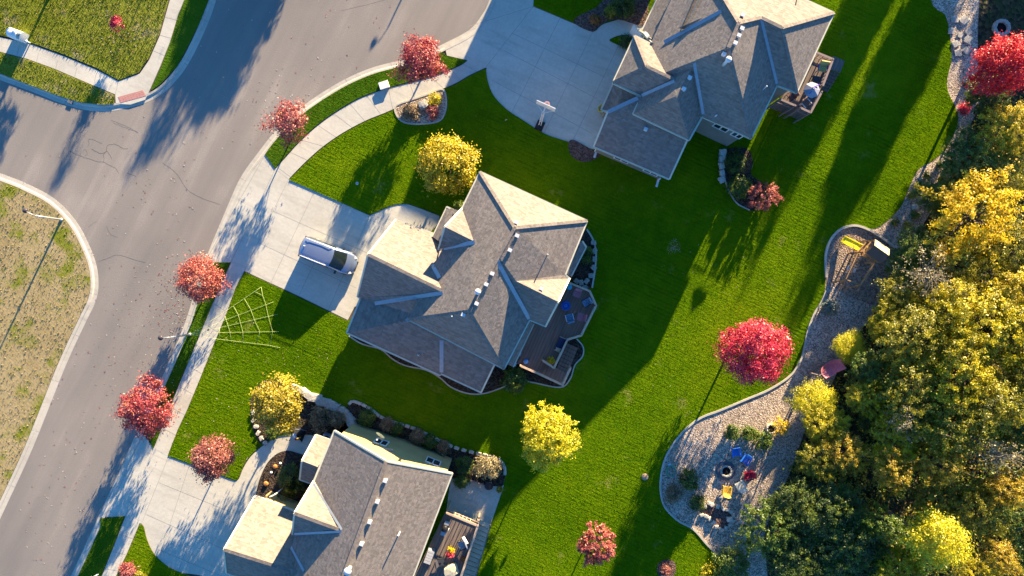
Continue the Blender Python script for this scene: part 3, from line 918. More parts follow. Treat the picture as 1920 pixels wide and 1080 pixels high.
# ---- middle house
h2 = House('house', 'tan shingled house in the middle, silver minivan parked before its garage', (880, 540), mt['wall_beige'], mt['shingle'])
MR = (965, 427, 9.0); MS = (880, 583, 9.0)
C1 = (1101, 414, 5.6); C2 = (1060, 515, 5.6)
MV = (935, 481, 9.0); MP = on_plane(968, 527, MR, MV, C2)
h2.block('roof', [
    [(900, 322, 5.6), MR, C1],
    [(900, 322, 5.6), (765, 599, 5.6), MS, MV, MR],
    [MR, MV, MP], [MR, MP, C2], [MR, C2, C1],
    [MV, MP, (1047, 566, MP[2]), (1023, 612, 5.3), (993, 600, 5.45)],
    [MP, (1047, 566, MP[2]), (1068, 522, 5.4), C2],
    [MV, MS, (945, 692, 5.6), (993, 600, 5.45)],
    [MS, (765, 599, 5.6), (945, 692, 5.6)]])
h2.block('entry_gable_roof', [[(866, 391, 5.6), (834, 425, 7.3), (892, 454, 7.3)], [(834, 425, 7.3), (822, 467, 5.6), (892, 454, 7.3)]])
h2.block('garage_roof', [[(742, 412, 3.1), (690, 477, 6.9), (850, 556, 6.9), (840, 448, 3.1)],
                         [(690, 477, 6.9), (670, 556, 3.1), (702, 570, 3.1), (880, 650, 3.1), (850, 556, 6.9)]])
h2.block('side_roof', [[(676, 559, 3.1), (650, 624, 3.1), (795, 595, 4.9), (838, 549, 6.8)],
                       [(650, 624, 3.1), (825, 704, 3.1), (862, 640, 4.6), (795, 595, 4.9)]])
h2.block('side_roof', [[(827, 701, 3.1), (902, 736, 3.1), (932, 672, 4.5), (862, 632, 4.7)]])
h2.block('porch_roof', [[(838, 388, 3.5), (811, 444, 3.5), (828, 456, 4.6), (864, 396, 4.6)]])
h2.block('deck_awning', [[(985, 597, 4.3), (1001, 607, 3.5), (962, 688, 3.5), (945, 680, 4.3)]], walls=False)
h2.block('bay_roof', [[(1085, 446, 4.1), (1099, 463, 3.5), (1071, 518, 3.5), (1052, 508, 4.1)]])
h2.finish()
h2.gutter([[(866, 391, 5.6), (900, 322, 5.6), C1, C2],
           [C2, (1068, 522, 5.4), (1047, 566, MP[2]), (1023, 612, 5.3), (993, 600, 5.45), (945, 692, 5.6), (765, 599, 5.6)],
           [(822, 441, 3.1), (742, 412, 3.1), (690, 477, 6.9), (670, 556, 3.1), (702, 570, 3.1)],
           [(676, 559, 3.1), (650, 624, 3.1), (825, 704, 3.1), (827, 701, 3.1), (902, 736, 3.1), (928, 682, 4.9)],
           [(856, 396, 4.2), (838, 388, 3.5), (811, 444, 3.5)], [(866, 391, 5.6), (834, 425, 7.3), (822, 467, 5.6)],
           [(1001, 607, 3.5), (962, 688, 3.5)], [(1092, 452, 3.9), (1099, 463, 3.5), (1071, 518, 3.5)]])
h2.flashing([((930, 486), (992, 598)), ((890, 454), (824, 467)), ((810, 496), (824, 521)), ((703, 569), (830, 549)), ((828, 638), (828, 698)), ((762, 597), (767, 603))])
h2.ridgecaps([[(900, 322, 5.6), MR, C1], [MR, MV, MS], [MS, (765, 599, 5.6)], [MS, (945, 692, 5.6)], [(690, 477, 6.9), (838, 549, 6.9)]], 0.26)
h2.vents([(969.5, 442), (956, 469), (968, 417), (923, 513), (912, 533), (894, 569), (869, 590), (1015, 541)], R(-24))
h2.pipe((897, 547), 0.9, 0.13, True)
h2.pipe((1026, 478), 0.8, 0.05); h2.pipe((848, 593), 0.35, 0.06); h2.pipe((785, 665), 0.25, 0.08)
h2.door((737, 427), (675, 553), 0.02, 2.3, 'garage_door', mt['white'])
h2.door((815, 450), (823, 434), 0.1, 2.1, 'front_door', flat('brown_door', (0.12, 0.06, 0.035)))
for a, b, z in (((925, 346), (965, 364), 1.0), ((1010, 384), (1050, 402), 1.0), ((925, 346), (965, 364), 3.6), ((1010, 384), (1050, 402), 3.6)): h2.window(a, b, z, 1.4)
for a, b, z in (((700, 652), (735, 668), 0.9), ((770, 684), (805, 700), 0.9), ((845, 713), (880, 729), 0.9)): h2.window(a, b, z, 1.3)

# ---- north house
h1 = House('house', 'large hip roofed house with a long shaded driveway and basketball hoop', (1340, 130), mt['wall_grey'], mt['shingle'])
A0 = (1385, 43, 10.1); A1 = (1365, 89, 10.1); B0 = (1427, 33, 8.75); B1 = (1466, 52, 8.75)
h1.block('roof', [
    [(1301, -94, 5.6), A0, B0, B1, (1564, 24, 5.6)],
    [A0, B0, (1457, 160, 5.6), (1408, 260, 5.6), A1],
    [B1, (1564, 24, 5.6), (1494, 174, 5.6)],
    [B0, B1, (1494, 174, 5.6), (1457, 160, 5.6)],
    [A1, (1408, 260, 5.6), (1318, 217, 5.6), (1184, 161, 5.6)],
    [A0, A1, (1184, 161, 5.6), (1301, -94, 5.6)]])
h1.block('wing_roof', [[(1325, 78, 8.15), (1268, 180, 8.15), (1292, 263, 5.6), (1330, 180, 5.6)],
                       [(1268, 180, 8.15), (1187, 213, 5.6), (1292, 263, 5.6)],
                       [(1325, 78, 8.15), (1268, 180, 8.15), (1187, 213, 5.6), (1240, 95, 5.6)]])
h1.block('gable_roof', [[(1190, 67, 5.5), (1149, 155, 5.5), (1213, 125, 7.5)],
                        [(1190, 67, 5.5), (1213, 125, 7.5), (1272, 153, 7.5), (1256, 98, 5.5)],
                        [(1149, 155, 5.5), (1213, 125, 7.5), (1272, 153, 7.5), (1218, 187, 5.5)]])
h1.block('garage_roof', [[(1140, 208, 5.0), (1113, 275, 3.3), (1255, 336, 3.3), (1289, 262, 5.0), (1307, 223, 5.9), (1200, 182, 5.8)]])
h1.block('garage_roof', [[(1152, 150, 4.2), (1127, 206, 3.3), (1140, 210, 3.4), (1170, 160, 4.6)],
                         [(1170, 160, 4.6), (1140, 210, 3.4), (1150, 218, 3.8), (1215, 190, 5.2), (1210, 165, 5.2)]])
h1.block('front_roof', [[(1232, 70, 5.6), (1294, 43, 7.5), (1335, -52, 7.5), (1302, -78, 5.6)],
                        [(1232, 70, 5.6), (1294, 43, 7.5), (1370, 10, 9.0), (1246, 84, 5.5)]])
h1.block('entry_roof', [[(1204, 57, 3.4), (1262, -68, 3.4), (1290, -50, 4.8), (1232, 80, 4.8)], [(1204, 57, 3.4), (1232, 80, 4.8), (1240, 92, 4.4), (1196, 56, 3.4)]])
h1.finish()
h1.gutter([[(1564, 24, 5.6), (1494, 174, 5.6), (1457, 160, 5.6), (1408, 260, 5.6), (1318, 217, 5.6), (1292, 263, 5.6), (1187, 213, 5.6), (1202, 181, 5.6)],
           [(1564, 24, 5.6), (1301, -94, 5.6)], [(1240, 92, 5.5), (1190, 67, 5.5), (1149, 155, 5.5), (1202, 181, 5.5)],
           [(1140, 208, 5.0), (1113, 275, 3.3), (1255, 336, 3.3), (1289, 262, 5.0)], [(1152, 150, 4.2), (1127, 206, 3.3), (1140, 210, 3.4)],
           [(1246, 84, 5.5), (1232, 70, 5.6), (1302, -78, 5.6)], [(1238, 90, 4.4), (1196, 56, 3.4), (1204, 57, 3.4), (1262, -68, 3.4)]])
h1.flashing([((1245, 80), (1352, 22)), ((1428, 36), (1457, 157)), ((1302, 118), (1319, 214)), ((1203, 180), (1264, 153)), ((1140, 210), (1196, 184)), ((1208, 60), (1224, 80))])
h1.ridgecaps([[(1301, -94, 5.6), A0, B0, B1, (1564, 24, 5.6)], [A0, A1], [A1, (1408, 260, 5.6)], [(1190, 67, 5.5), (1213, 125, 7.5), (1268, 151, 7.5)], [(1149, 155, 5.5), (1213, 125, 7.5)], [B1, (1494, 174, 5.6)]], 0.26)
h1.vents([(1391, 30), (1389.6, 55), (1383.7, 68), (1377, 82), (1356, 103), (1292, 147), (1281, 168), (1210, 243)], R(-24))
h1.pipe((1357, 121), 1.1, 0.13, True); h1.pipe((1430, 168), 0.9, 0.05); h1.pipe((1341, 218), 0.4, 0.07); h1.pipe((1494, -2), 0.8, 0.05)
h1.door((1137, 218), (1118, 268), 0.02, 2.3, 'garage_door', mt['white']); h1.door((1187, 80), (1155, 148), 0.02, 2.3, 'garage_door', mt['white'])
for a, b, z in (((1150, 298), (1175, 309), 1.0), ((1205, 321), (1230, 332), 1.0), ((1335, 238), (1360, 249), 3.4), ((1375, 255), (1392, 262), 3.4)): h1.window(a, b, z, 1.3)

# ---- south house
h3 = House('house', 'yellow sided house at the bottom edge with a straight brown gable ridge', (660, 990), mt['wall_yellow'], mt['shingle_b'])
h3.block('roof', [
    [(627, 808, 5.8), (588, 903, 5.8), (500, 1150, 5.8), (612, 1164, 9.2), (724, 865, 9.2)],
    [(724, 865, 9.2), (612, 1164, 9.2), (742, 1166, 5.8), (848, 888, 5.8)]])
h3.block('porch_roof', [[(592, 816, 3.5), (566, 864, 5.1), (612, 882, 5.1), (632, 830, 3.5)], [(566, 864, 5.1), (562, 899, 3.5), (602, 913, 3.5), (612, 882, 5.1)]], walls=False)
h3.block('gable_roof', [[(588, 902, 5.8), (552, 962, 8.1), (645, 996, 8.1)], [(552, 962, 8.1), (548, 1002, 5.8), (645, 996, 8.1)]])
h3.block('garage_roof', [[(478, 930, 3.2), (420, 1030, 6.6), (585, 1082, 6.6), (575, 968, 3.2)], [(420, 1030, 6.6), (424, 1074, 3.2), (590, 1135, 3.2), (585, 1082, 6.6)]])
h3.block('bay_roof', [[(690, 838, 5.1), (737, 843, 4.9), (731, 862, 5.2), (690, 856, 5.4)]])
h3.finish()
h3.gutter([[(588, 903, 5.8), (627, 808, 5.8), (724, 865, 9.2), (848, 888, 5.8), (742, 1166, 5.8)],
           [(632, 830, 3.5), (592, 816, 3.5), (566, 864, 5.1), (562, 899, 3.5), (602, 913, 3.5)],
           [(588, 902, 5.8), (552, 962, 8.1), (548, 1002, 5.8)], [(552, 958, 3.2), (478, 930, 3.2), (420, 1030, 6.6), (424, 1074, 3.2), (590, 1135, 3.2)]])
h3.flashing([((640, 996), (552, 1001)), ((546, 1025), (570, 1070)), ((587, 905), (641, 992))], 0.2)
h3.ridgecaps([[(724, 865, 9.2), (612, 1164, 9.2)], [(552, 962, 8.1), (640, 994, 8.1)], [(420, 1030, 6.6), (575, 1079, 6.6)]], 0.28)
h3.vents([(723, 900), (708.5, 939), (694, 977), (679, 1018)], R(-20))
h3.pipe((656, 1064), 0.7, 0.16, True); h3.pipe((750, 997), 0.9, 0.06); h3.pipe((577, 1078), 0.6, 0.09, False, 'black')
h3.door((474, 940), (430, 1040), 0.02, 2.3, 'garage_door', mt['white'])
h3.window((706, 826), (728, 833), 2.6, 1.5)
h3.window((800, 862), (825, 870), 2.6, 1.5)
h3.window((505, 952), (525, 960), 0.9, 1.2)

# ---- neighbour above the picture: only its long shadow reaches the driveway
h4 = House('neighbour_house', 'neighbouring house beyond the upper edge that shades the north driveway', (1120, -200), mt['wall_beige'], mt['shingle_b'])
h4.block('roof', [[(1058, -365, 5.0), (1017, -272, 5.0), (1065, -351, 7.6)], [(1017, -272, 5.0), (1300, -145, 5.0), (1323, -232, 7.6), (1065, -351, 7.6)],
                  [(1058, -365, 5.0), (1065, -351, 7.6), (1323, -232, 7.6), (1343, -239, 5.0)], [(1300, -145, 5.0), (1343, -239, 5.0), (1323, -232, 7.6)]])
h4.finish()
# ------------------------------------------------------------------ foliage
LM = {
    'red': leaf_mat('red_maple_leaf', [(0.0, (0.17, 0.02, 0.026)), (0.45, (0.38, 0.05, 0.06)), (0.75, (0.52, 0.14, 0.12)), (1.0, (0.50, 0.22, 0.04))]),
    'pinkred': leaf_mat('pale_red_leaf', [(0.0, (0.17, 0.03, 0.03)), (0.4, (0.36, 0.07, 0.07)), (0.75, (0.46, 0.16, 0.14)), (1.0, (0.42, 0.24, 0.05))]),
    'crimson': leaf_mat('crimson_leaf', [(0.0, (0.28, 0.008, 0.022)), (0.5, (0.64, 0.03, 0.07)), (1.0, (0.80, 0.15, 0.17))]),
    'scarlet': leaf_mat('scarlet_leaf', [(0.0, (0.24, 0.004, 0.010)), (0.5, (0.62, 0.014, 0.028)), (1.0, (0.76, 0.07, 0.06))]),
    'brownred': leaf_mat('brown_red_leaf', [(0.0, (0.16, 0.04, 0.035)), (0.5, (0.34, 0.105, 0.085)), (1.0, (0.46, 0.22, 0.13))]),
    'coral': leaf_mat('coral_leaf', [(0.0, (0.22, 0.04, 0.035)), (0.5, (0.48, 0.12, 0.09)), (1.0, (0.50, 0.20, 0.12))]),
    'orange': leaf_mat('orange_leaf', [(0.0, (0.20, 0.05, 0.01)), (0.5, (0.42, 0.14, 0.02)), (1.0, (0.46, 0.24, 0.03))]),
    'gold': leaf_mat('golden_leaf', [(0.0, (0.26, 0.19, 0.005)), (0.5, (0.54, 0.42, 0.008)), (1.0, (0.70, 0.58, 0.02))]),
    'amber': leaf_mat('amber_leaf', [(0.0, (0.17, 0.125, 0.006)), (0.5, (0.38, 0.29, 0.010)), (1.0, (0.52, 0.44, 0.04))]),
    'yellow': leaf_mat('yellow_leaf', [(0.0, (0.42, 0.27, 0.003)), (0.5, (0.72, 0.50, 0.005)), (1.0, (0.80, 0.62, 0.01))]),
    'lemon': leaf_mat('lemon_leaf', [(0.0, (0.30, 0.28, 0.006)), (0.5, (0.60, 0.54, 0.010)), (1.0, (0.76, 0.64, 0.014))]),
    'olive': leaf_mat('olive_leaf', [(0.0, (0.06, 0.068, 0.004)), (0.5, (0.23, 0.215, 0.008)), (1.0, (0.50, 0.42, 0.014))]),
    'olgold': leaf_mat('olive_gold_leaf', [(0.0, (0.14, 0.125, 0.003)), (0.5, (0.47, 0.40, 0.006)), (1.0, (0.76, 0.60, 0.010))]),
    'green': leaf_mat('green_leaf', [(0.0, (0.022, 0.050, 0.006)), (0.5, (0.075, 0.135, 0.010)), (1.0, (0.26, 0.29, 0.016))]),
    'lime': leaf_mat('bright_green_leaf', [(0.0, (0.04, 0.07, 0.006)), (0.5, (0.11, 0.17, 0.012)), (1.0, (0.22, 0.26, 0.02))]),
    'dark': leaf_mat('dark_evergreen_leaf', [(0.0, (0.018, 0.034, 0.006)), (0.5, (0.065, 0.105, 0.010)), (1.0, (0.24, 0.27, 0.016))]),
    'bluegreen': leaf_mat('blue_spruce_leaf', [(0.0, (0.07, 0.10, 0.08)), (0.5, (0.17, 0.22, 0.17)), (1.0, (0.30, 0.34, 0.26))]),
    'brown': leaf_mat('brown_shrub_leaf', [(0.0, (0.08, 0.05, 0.028)), (0.5, (0.24, 0.16, 0.08)), (1.0, (0.44, 0.33, 0.17))]),
    'straw': leaf_mat('straw_leaf', [(0.0, (0.16, 0.12, 0.05)), (0.5, (0.34, 0.27, 0.13)), (1.0, (0.48, 0.41, 0.22))]),
    'rust': leaf_mat('rust_orange_leaf', [(0.0, (0.14, 0.08, 0.01)), (0.5, (0.40, 0.27, 0.012)), (1.0, (0.56, 0.44, 0.02))]),
}


def unit(v): return v / np.maximum(1e-9, np.linalg.norm(v, axis=-1, keepdims=True))


def leaf_mesh(name, mat, rad, clumps, per, leaf, sig, seed, zc=0.0, shell=0.55, lobes=0.22, shoot=0.0, flatb=-0.55, aspect=0.55, up=0.7):
    """crown of many small leaves: clumps spread through a lumpy ellipsoid centred at height zc"""
    r = np.random.default_rng(seed)
    d = unit(r.normal(size=(clumps * 3, 3)))
    d = d[d[:, 2] > flatb][:clumps]
    k = len(d)
    lump = np.ones(k)
    for _ in range(7):
        q = unit(r.normal(size=3)); lump += lobes * r.uniform(0.4, 1.0) * np.maximum(-0.35, np.cos(3.2 * np.arccos(np.clip(d @ q, -1, 1))) * (d @ q > 0.25))
    rr = (shell + (1 - shell) * r.random(k) ** 0.7) * lump
    C = d * rr[:, None] * np.array(rad)
    ct = r.random(k)
    n = k * per
    ci = np.repeat(np.arange(k), per)
    P = C[ci].copy()
    csz = r.uniform(0.55, 1.35, k)[ci][:, None]
    if shoot > 0:
        sdir = unit(d * np.array(rad) + r.normal(size=(k, 3)) * 0.35 * max(rad) + np.array([0, 0, 0.3 * max(rad)]))
        P += sdir[ci] * (r.random((n, 1)) * shoot * csz)
        P += r.normal(size=(n, 3)) * sig * 0.5 * csz
    else:
        P += r.normal(size=(n, 3)) * np.array([sig, sig, sig * 0.75]) * csz
    nrm = unit(unit(P / np.array(rad)) * 0.6 + np.array([0, 0, up]) + r.normal(size=(n, 3)) * 0.65)
    t = unit(np.cross(nrm, r.normal(size=(n, 3))))
    b = np.cross(nrm, t)
    L = (leaf * r.uniform(0.65, 1.35, (n, 1)))
    P[:, 2] += zc
    V = np.empty((n, 4, 3))
    V[:, 0] = P - t * L * 0.5; V[:, 1] = P + b * L * aspect * 0.5 + nrm * L * 0.08
    V[:, 2] = P + t * L * 0.5; V[:, 3] = P - b * L * aspect * 0.5 + nrm * L * 0.08
    me = bpy.data.meshes.new(name)
    me.vertices.add(n * 4); me.vertices.foreach_set('co', V.reshape(-1).astype(np.float32))
    me.loops.add(n * 4); me.loops.foreach_set('vertex_index', np.arange(n * 4, dtype=np.int32))
    me.polygons.add(n); me.polygons.foreach_set('loop_start', np.arange(n, dtype=np.int32) * 4)
    me.update(calc_edges=True)
    tint = np.clip(0.55 * ct[ci] + 0.45 * r.random(n), 0, 1).astype(np.float32)
    a = me.attributes.new('tint', 'FLOAT', 'FACE'); a.data.foreach_set('value', tint)
    me.materials.append(mat)
    return me, C + np.array([0, 0, zc])


def link(name, me, parent=None, loc=None):
    o = bpy.data.objects.new(name, me); COL.objects.link(o)
    if parent is not None: o.parent = parent
    if loc is not None: o.location = loc
    return o


def trunk_mesh(zc, rad, C, thick, seed, limbs=9, twigs=0):
    r = random.Random(seed)
    mb = MB()
    top = zc + rad[2] * 0.55
    pts = [(0, 0, -0.05)]
    for i in range(1, 6):
        z = top * i / 5
        pts.append((r.uniform(-1, 1) * 0.05 * z, r.uniform(-1, 1) * 0.05 * z, z))
    mb.tube(pts, [thick * 1.35, thick, thick * .85, thick * .65, thick * .4, thick * .12], 7)
    idx = list(range(len(C))); r.shuffle(idx)
    for i in idx[:limbs + twigs]:
        c = Vector(C[i]); k = r.uniform(0.35, 0.7)
        a = Vector((0, 0, min(top * .9, max(zc * 0.45, c.z - 0.5 * (abs(c.x) + abs(c.y)) * r.uniform(.5, 1)))))
        m = a.lerp(c, 0.55) + Vector((r.uniform(-.15, .15), r.uniform(-.15, .15), 0.1)) * rad[0] * .5
        e = c * 1.0
        th = thick * (0.38 if i in idx[:limbs] else 0.16)
        mb.tube([a, m, e], [th, th * .6, th * .15], 5)
    return mb


def tree(name, label, cat, px, py, r_px, zc, mat, rz=None, clumps=130, per=55, leaf=0.17, sig=0.24, seed=1, group=None, thick=0.09, shoot=0.0, lobes=0.22, shell=0.5, twigs=0, limbs=9, trunkmat='bark', sy=1.0, flatb=-0.55):
    rad = r_px / 20.0 * (CAM_H - zc) / CAM_H
    rz = rz or rad * 0.85
    p = W(px, py, zc); p.z = 0
    t = thing(name, label, cat, p, 0.0, group)
    me, C = leaf_mesh('crown', LM[mat], (rad * 0.92, rad * 0.92 * sy, rz), clumps, per, leaf, sig, seed, zc, shell, lobes, shoot, flatb)
    link('crown', me, t)
    trunk_mesh(zc, (rad, rad, rz), C, thick, seed, limbs, twigs).build('trunk', mt[trunkmat], t)
    return t


ST = 'red leaved street trees'
tree('maple_tree', 'red and orange street tree beside the curved front flower bed', 'tree', 788, 114, 48, 2.9, 'red', clumps=150, seed=11, lobes=.34, group=ST, thick=0.075)
tree('maple_tree', 'thin pinkish street tree with bare twigs showing at the bend of the road', 'tree', 537, 228, 44, 2.7, 'pinkred', clumps=85, per=48, seed=12, group=ST, twigs=40, trunkmat='twig', shell=0.4, lobes=0.35, thick=0.06)
tree('maple_tree', 'coral red street tree with a bright orange heart, uphill from the lamp', 'tree', 375, 524, 46, 2.5, 'coral', clumps=150, seed=13, group=ST, thick=0.07, lobes=0.24)
tree('maple_tree', 'widest dark red street tree leaning over the road below the lamp', 'tree', 276, 764, 57, 2.7, 'red', clumps=170, seed=14, group=ST, thick=0.08, lobes=0.3)
tree('maple_tree', 'dusty brown red tree standing where the south driveway meets the lawn', 'tree', 397, 860, 43, 2.9, 'brownred', clumps=150, seed=15, group=ST, thick=0.06, lobes=0.24)
CT = tree('maple_tree', 'vivid crimson lawn tree casting a long thin trunk shadow', 'tree', 1400, 651, 70, 3.6, 'crimson', clumps=330, per=60, seed=16, thick=0.10, lobes=0.2, shell=.4)
[c for c in CT.children if c.name.startswith('crown')][0].location = (0.75, -0.3, 0)
tree('maple_tree', 'small salmon pink tree on the lawn at the bottom edge', 'tree', 1120, 1020, 39, 3.2, 'coral', clumps=170, per=48, seed=17, thick=0.06, lobes=0.3, shoot=0.4, sig=0.15)
tree('maple_tree', 'glowing scarlet maple at the wood edge near the stone steps', 'tree', 1885, 124, 64, 5.0, 'scarlet', clumps=200, per=60, seed=18, thick=0.14, lobes=0.25)
tree('yellow_tree', 'broad golden tree touching the north corner of the middle house', 'tree', 838, 310, 61, 2.7, 'gold', rz=1.75, clumps=210, per=60, seed=21, thick=0.12, leaf=0.19, lobes=0.15)
tree('yellow_tree', 'amber tree in the stone walled bed beside the south front walk', 'tree', 521, 757, 52, 3.6, 'amber', clumps=150, per=60, seed=22, thick=0.09, leaf=0.19, sy=1.15)
tree('yellow_tree', 'lemon yellow multi stemmed tree alone on the back lawn', 'tree', 1030, 816, 57, 4.2, 'lemon', rz=3.0, clumps=340, per=70, seed=23, thick=0.07, lobes=0.26, shoot=0.3, sig=0.26, leaf=0.15, sy=1.25, shell=.35)

# ---- shrubs: one leafy mesh each
def shrub(name, label, px, py, r_px, hgt, mat, seed, per=45, clumps=None, leaf=0.13, sig=0.13, group=None, sy=1.0, shoot=0.0, cat='shrub', z0=0.05):
    zc = hgt * 0.5
    rad = r_px / 20.0 * (CAM_H - zc) / CAM_H
    p = W(px, py, zc); p.z = z0
    me, C = leaf_mesh(name, LM[mat], (rad * 0.9, rad * 0.9 * sy, hgt * 0.5), clumps or int(30 + 30 * rad * rad), per, leaf, sig, seed, zc, 0.45, 0.18, shoot, -0.9)
    o = link(name, me, None, p)
    return tag(o, label, cat, group)


shrub('shrub', 'coral and rust feathery shrub at the sunlit end of the back corner bed', 1430, 368, 33, 1.9, 'coral', 31, sy=0.85, per=40, shoot=0.4)
shrub('shrub', 'rounded dark green shrub between five stone blocks and the coral shrub', 1386, 350, 27, 1.2, 'green', 32)
shrub('ground_shrub', 'low dark juniper spreading under the south wall of the north house', 1378, 305, 26, 0.8, 'dark', 33)
shrub('shrub', 'dense dark boxwood left of the fire pit, taller of the two', 1292, 898, 21, 1.3, 'dark', 34, sy=1.25)
shrub('shrub', 'small dark boxwood between the fire pit garden bed and the lawn', 1308, 944, 17, 1.0, 'dark', 35)
shrub('shrub', 'leftmost sunlit green shrub in the row above the blue chairs', 1374, 812, 16, 1.2, 'green', 36)
shrub('shrub', 'middle sunlit green shrub in the row above the blue chairs', 1404, 814, 16, 1.1, 'lime', 37)
shrub('shrub', 'spiky green shrub at the right end of the row above the blue chairs', 1430, 826, 16, 1.1, 'green', 38, shoot=0.4)
shrub('dry_shrub', 'brownish wispy shrub near the rounded gravel edge left of the boxwood', 1262, 928, 21, 0.8, 'brown', 39, per=22)
shrub('shrub', 'yellow grass clump beside the round stone planter', 1462, 800, 13, 0.9, 'yellow', 40, per=22, shoot=0.5)
shrub('shrub', 'pale blue green shrub on the gravel beneath the play bed', 1556, 577, 17, 1.0, 'bluegreen', 41)
shrub('shrub', 'yellow green bush at the south tip of the gravel garden', 1372, 1058, 42, 1.8, 'lime', 42)
shrub('shrub', 'olive yellow bush on the lawn edge left of the tip bush', 1335, 1082, 30, 1.2, 'olgold', 43, per=34)
shrub('shrub', 'russet shrub under the trunk of the street tree in the round bed', 769, 210, 20, 0.9, 'brown', 44)
shrub('shrub', 'yellow leaved plant at the top right of the round front bed', 815, 186, 14, 0.8, 'olgold', 45, per=26)
shrub('shrub', 'pinkish flowering plant at the lower right of the round front bed', 812, 210, 13, 0.7, 'pinkred', 46, per=22)
shrub('shrub', 'grey brown clipped shrub nearest the stone wall, larger of the pair', 600, 784, 25, 1.5, 'brown', 47, sy=1.15, leaf=0.15)
shrub('shrub', 'grey brown clipped shrub right beside the big grey wall blocks', 631, 786, 19, 1.3, 'brown', 48, leaf=0.15)
shrub('shrub', 'bright green low plant at the rim of the amber tree bed', 512, 812, 11, 0.6, 'lime', 49)
shrub('shrub', 'dark rounded shrub at the shaded corner of the middle house deck', 964, 713, 27, 1.5, 'green', 50, leaf=0.2)
shrub('shrub', 'straw coloured shrub on the patio corner of the south house', 914, 876, 33, 1.5, 'straw', 51, sy=0.75)
shrub('shrub', 'dark green leafy plant between patio bench and house wall', 866, 902, 13, 0.8, 'green', 52)
shrub('shrub', 'dark shrub at the right corner of the south house wall', 872, 872, 20, 1.1, 'dark', 53)
for i, (x, y, rr, m) in enumerate(((688, 782, 19, 'green'), (726, 796, 14, 'brown'), (745, 803, 13, 'green'), (783, 818, 16, 'brown'), (806, 828, 15, 'green'), (832, 840, 15, 'brown'))):
    shrub('shrub', ['large green shrub nearest the satellite dish in the shaded north bed', 'small brown shrub just above the satellite dish', 'small green shrub right of the satellite dish',
                    'brown shrub midway along the bed behind the stone border', 'green shrub fifth along the stone bordered bed', 'brown shrub by the corner end of the stone bordered bed'][i], x, y, rr, 0.9, m, 60 + i, group='shrubs along the shaded north bed')
shrub('shrub', 'dark leafy shrub filling the front entry bed beneath the porch', 545, 900, 32, 1.4, 'dark', 67, sy=1.2)
shrub('shrub', 'shaded green bush left of the north house front walk', 1170, 12, 26, 1.3, 'dark', 68)
shrub('shrub', 'olive bush on the mulch above the curved north walk', 1146, 22, 12, 0.8, 'olive', 69)
shrub('shrub', 'orange tinged plant at the lawn end of the north entry bed', 1116, 38, 9, 0.5, 'orange', 70, per=25)
shrub('shrub', 'round dark bush on the island between north walk and driveway', 1176, 80, 15, 0.9, 'dark', 71)
shrub('shrub', 'tiny bright red shrub on the gravel below the scarlet maple', 1810, 202, 11, 0.8, 'crimson', 72)
shrub('shrub', 'red and yellow shrub cut by the bottom edge near the south corner lawn', 240, 1074, 20, 1.0, 'pinkred', 73)
shrub('shrub', 'green shrub cut by the bottom edge next to the red and yellow one', 262, 1084, 14, 0.8, 'olive', 74)
shrub('shrub', 'lime leaved shrub beside the golden tree at the house corner', 862, 388, 10, 1.2, 'lime', 75)
shrub('shrub', 'green plants in the shaded bed under the bay window', 1098, 478, 14, 0.5, 'green', 76, sy=1.6)
for i, (x, y) in enumerate(((1762, 310), (1785, 310), (1767, 336), (1737, 330), (1724, 347), (1712, 366), (1748, 352), (1716, 402), (1701, 424), (1678, 418))):
    shrub('ground_shrub', 'low dark tuft scattered on the shaded gravel strip above the play bed', x, y, 7 + (i % 3) * 1.5, 0.4, ('dark', 'green', 'olive')[i % 3], 80 + i, per=24, clumps=16, group='tufts on the gravel strip')

# ---- the small red tree in a pot mound on the corner lot
tree('sapling', 'tiny scarlet sapling on the corner lot lawn', 'tree', 217, 44, 16, 1.5, 'crimson', clumps=34, per=26, leaf=0.14, sig=0.14, seed=91, thick=0.03, lobes=0.4)
tree('bare_sapling', 'leafless pale sapling alone in the shaded back lawn', 'tree', 1265, 463, 15, 1.3, 'straw', clumps=26, per=7, leaf=0.1, sig=0.12, seed=92, thick=0.03, twigs=26, trunkmat='twig')

# ---- the wood: eight crowns, many trees
WOOD = {}
def wood_proto(key, mat, clumps, per, leaf, sig, seed, lobes, shoot, twigs, shell=0.45, trunk='bark', rz=0.85):
    me, C = leaf_mesh('crown', LM[mat], (1 * 2.6, 1 * 2.6, rz * 2.6), clumps, per, leaf, sig, seed, 6.0, shell, lobes, shoot, -0.6)
    WOOD[key] = (me, trunk_mesh(6.0, (2.6, 2.6, 2.3), C, 0.14, seed, 9, twigs), trunk)

wood_proto('locust', 'yellow', 150, 80, 0.15, 0.2, 201, 0.35, 0.95, 20, 0.35)
wood_proto('gold', 'olgold', 330, 72, 0.135, 0.2, 202, 0.42, 0.45, 50)
wood_proto('goldb', 'gold', 330, 72, 0.135, 0.2, 203, 0.42, 0.3, 30)
wood_proto('olive', 'olive', 300, 66, 0.14, 0.2, 204, 0.4, 0.8, 60)
wood_proto('green', 'green', 300, 66, 0.145, 0.2, 205, 0.4, 0.8, 30)
wood_proto('dark', 'dark', 300, 66, 0.16, 0.22, 206, 0.3, 0.9, 10)
wood_proto('lime', 'lime', 130, 60, 0.20, 0.22, 207, 0.4, 0.9, 10)
wood_proto('rust', 'rust', 190, 55, 0.15, 0.24, 208, 0.4, 0.4, 40, 0.4)
wood_proto('bare', 'straw', 70, 16, 0.15, 0.35, 209, 0.4, 0.3, 150, 0.3, 'twig')
wood_proto('pale', 'lemon', 260, 60, 0.145, 0.24, 210, 0.25, 0.0, 60, 0.4, 'twig')
WFIRST = {}
WG = 'trees of the wood on the right'


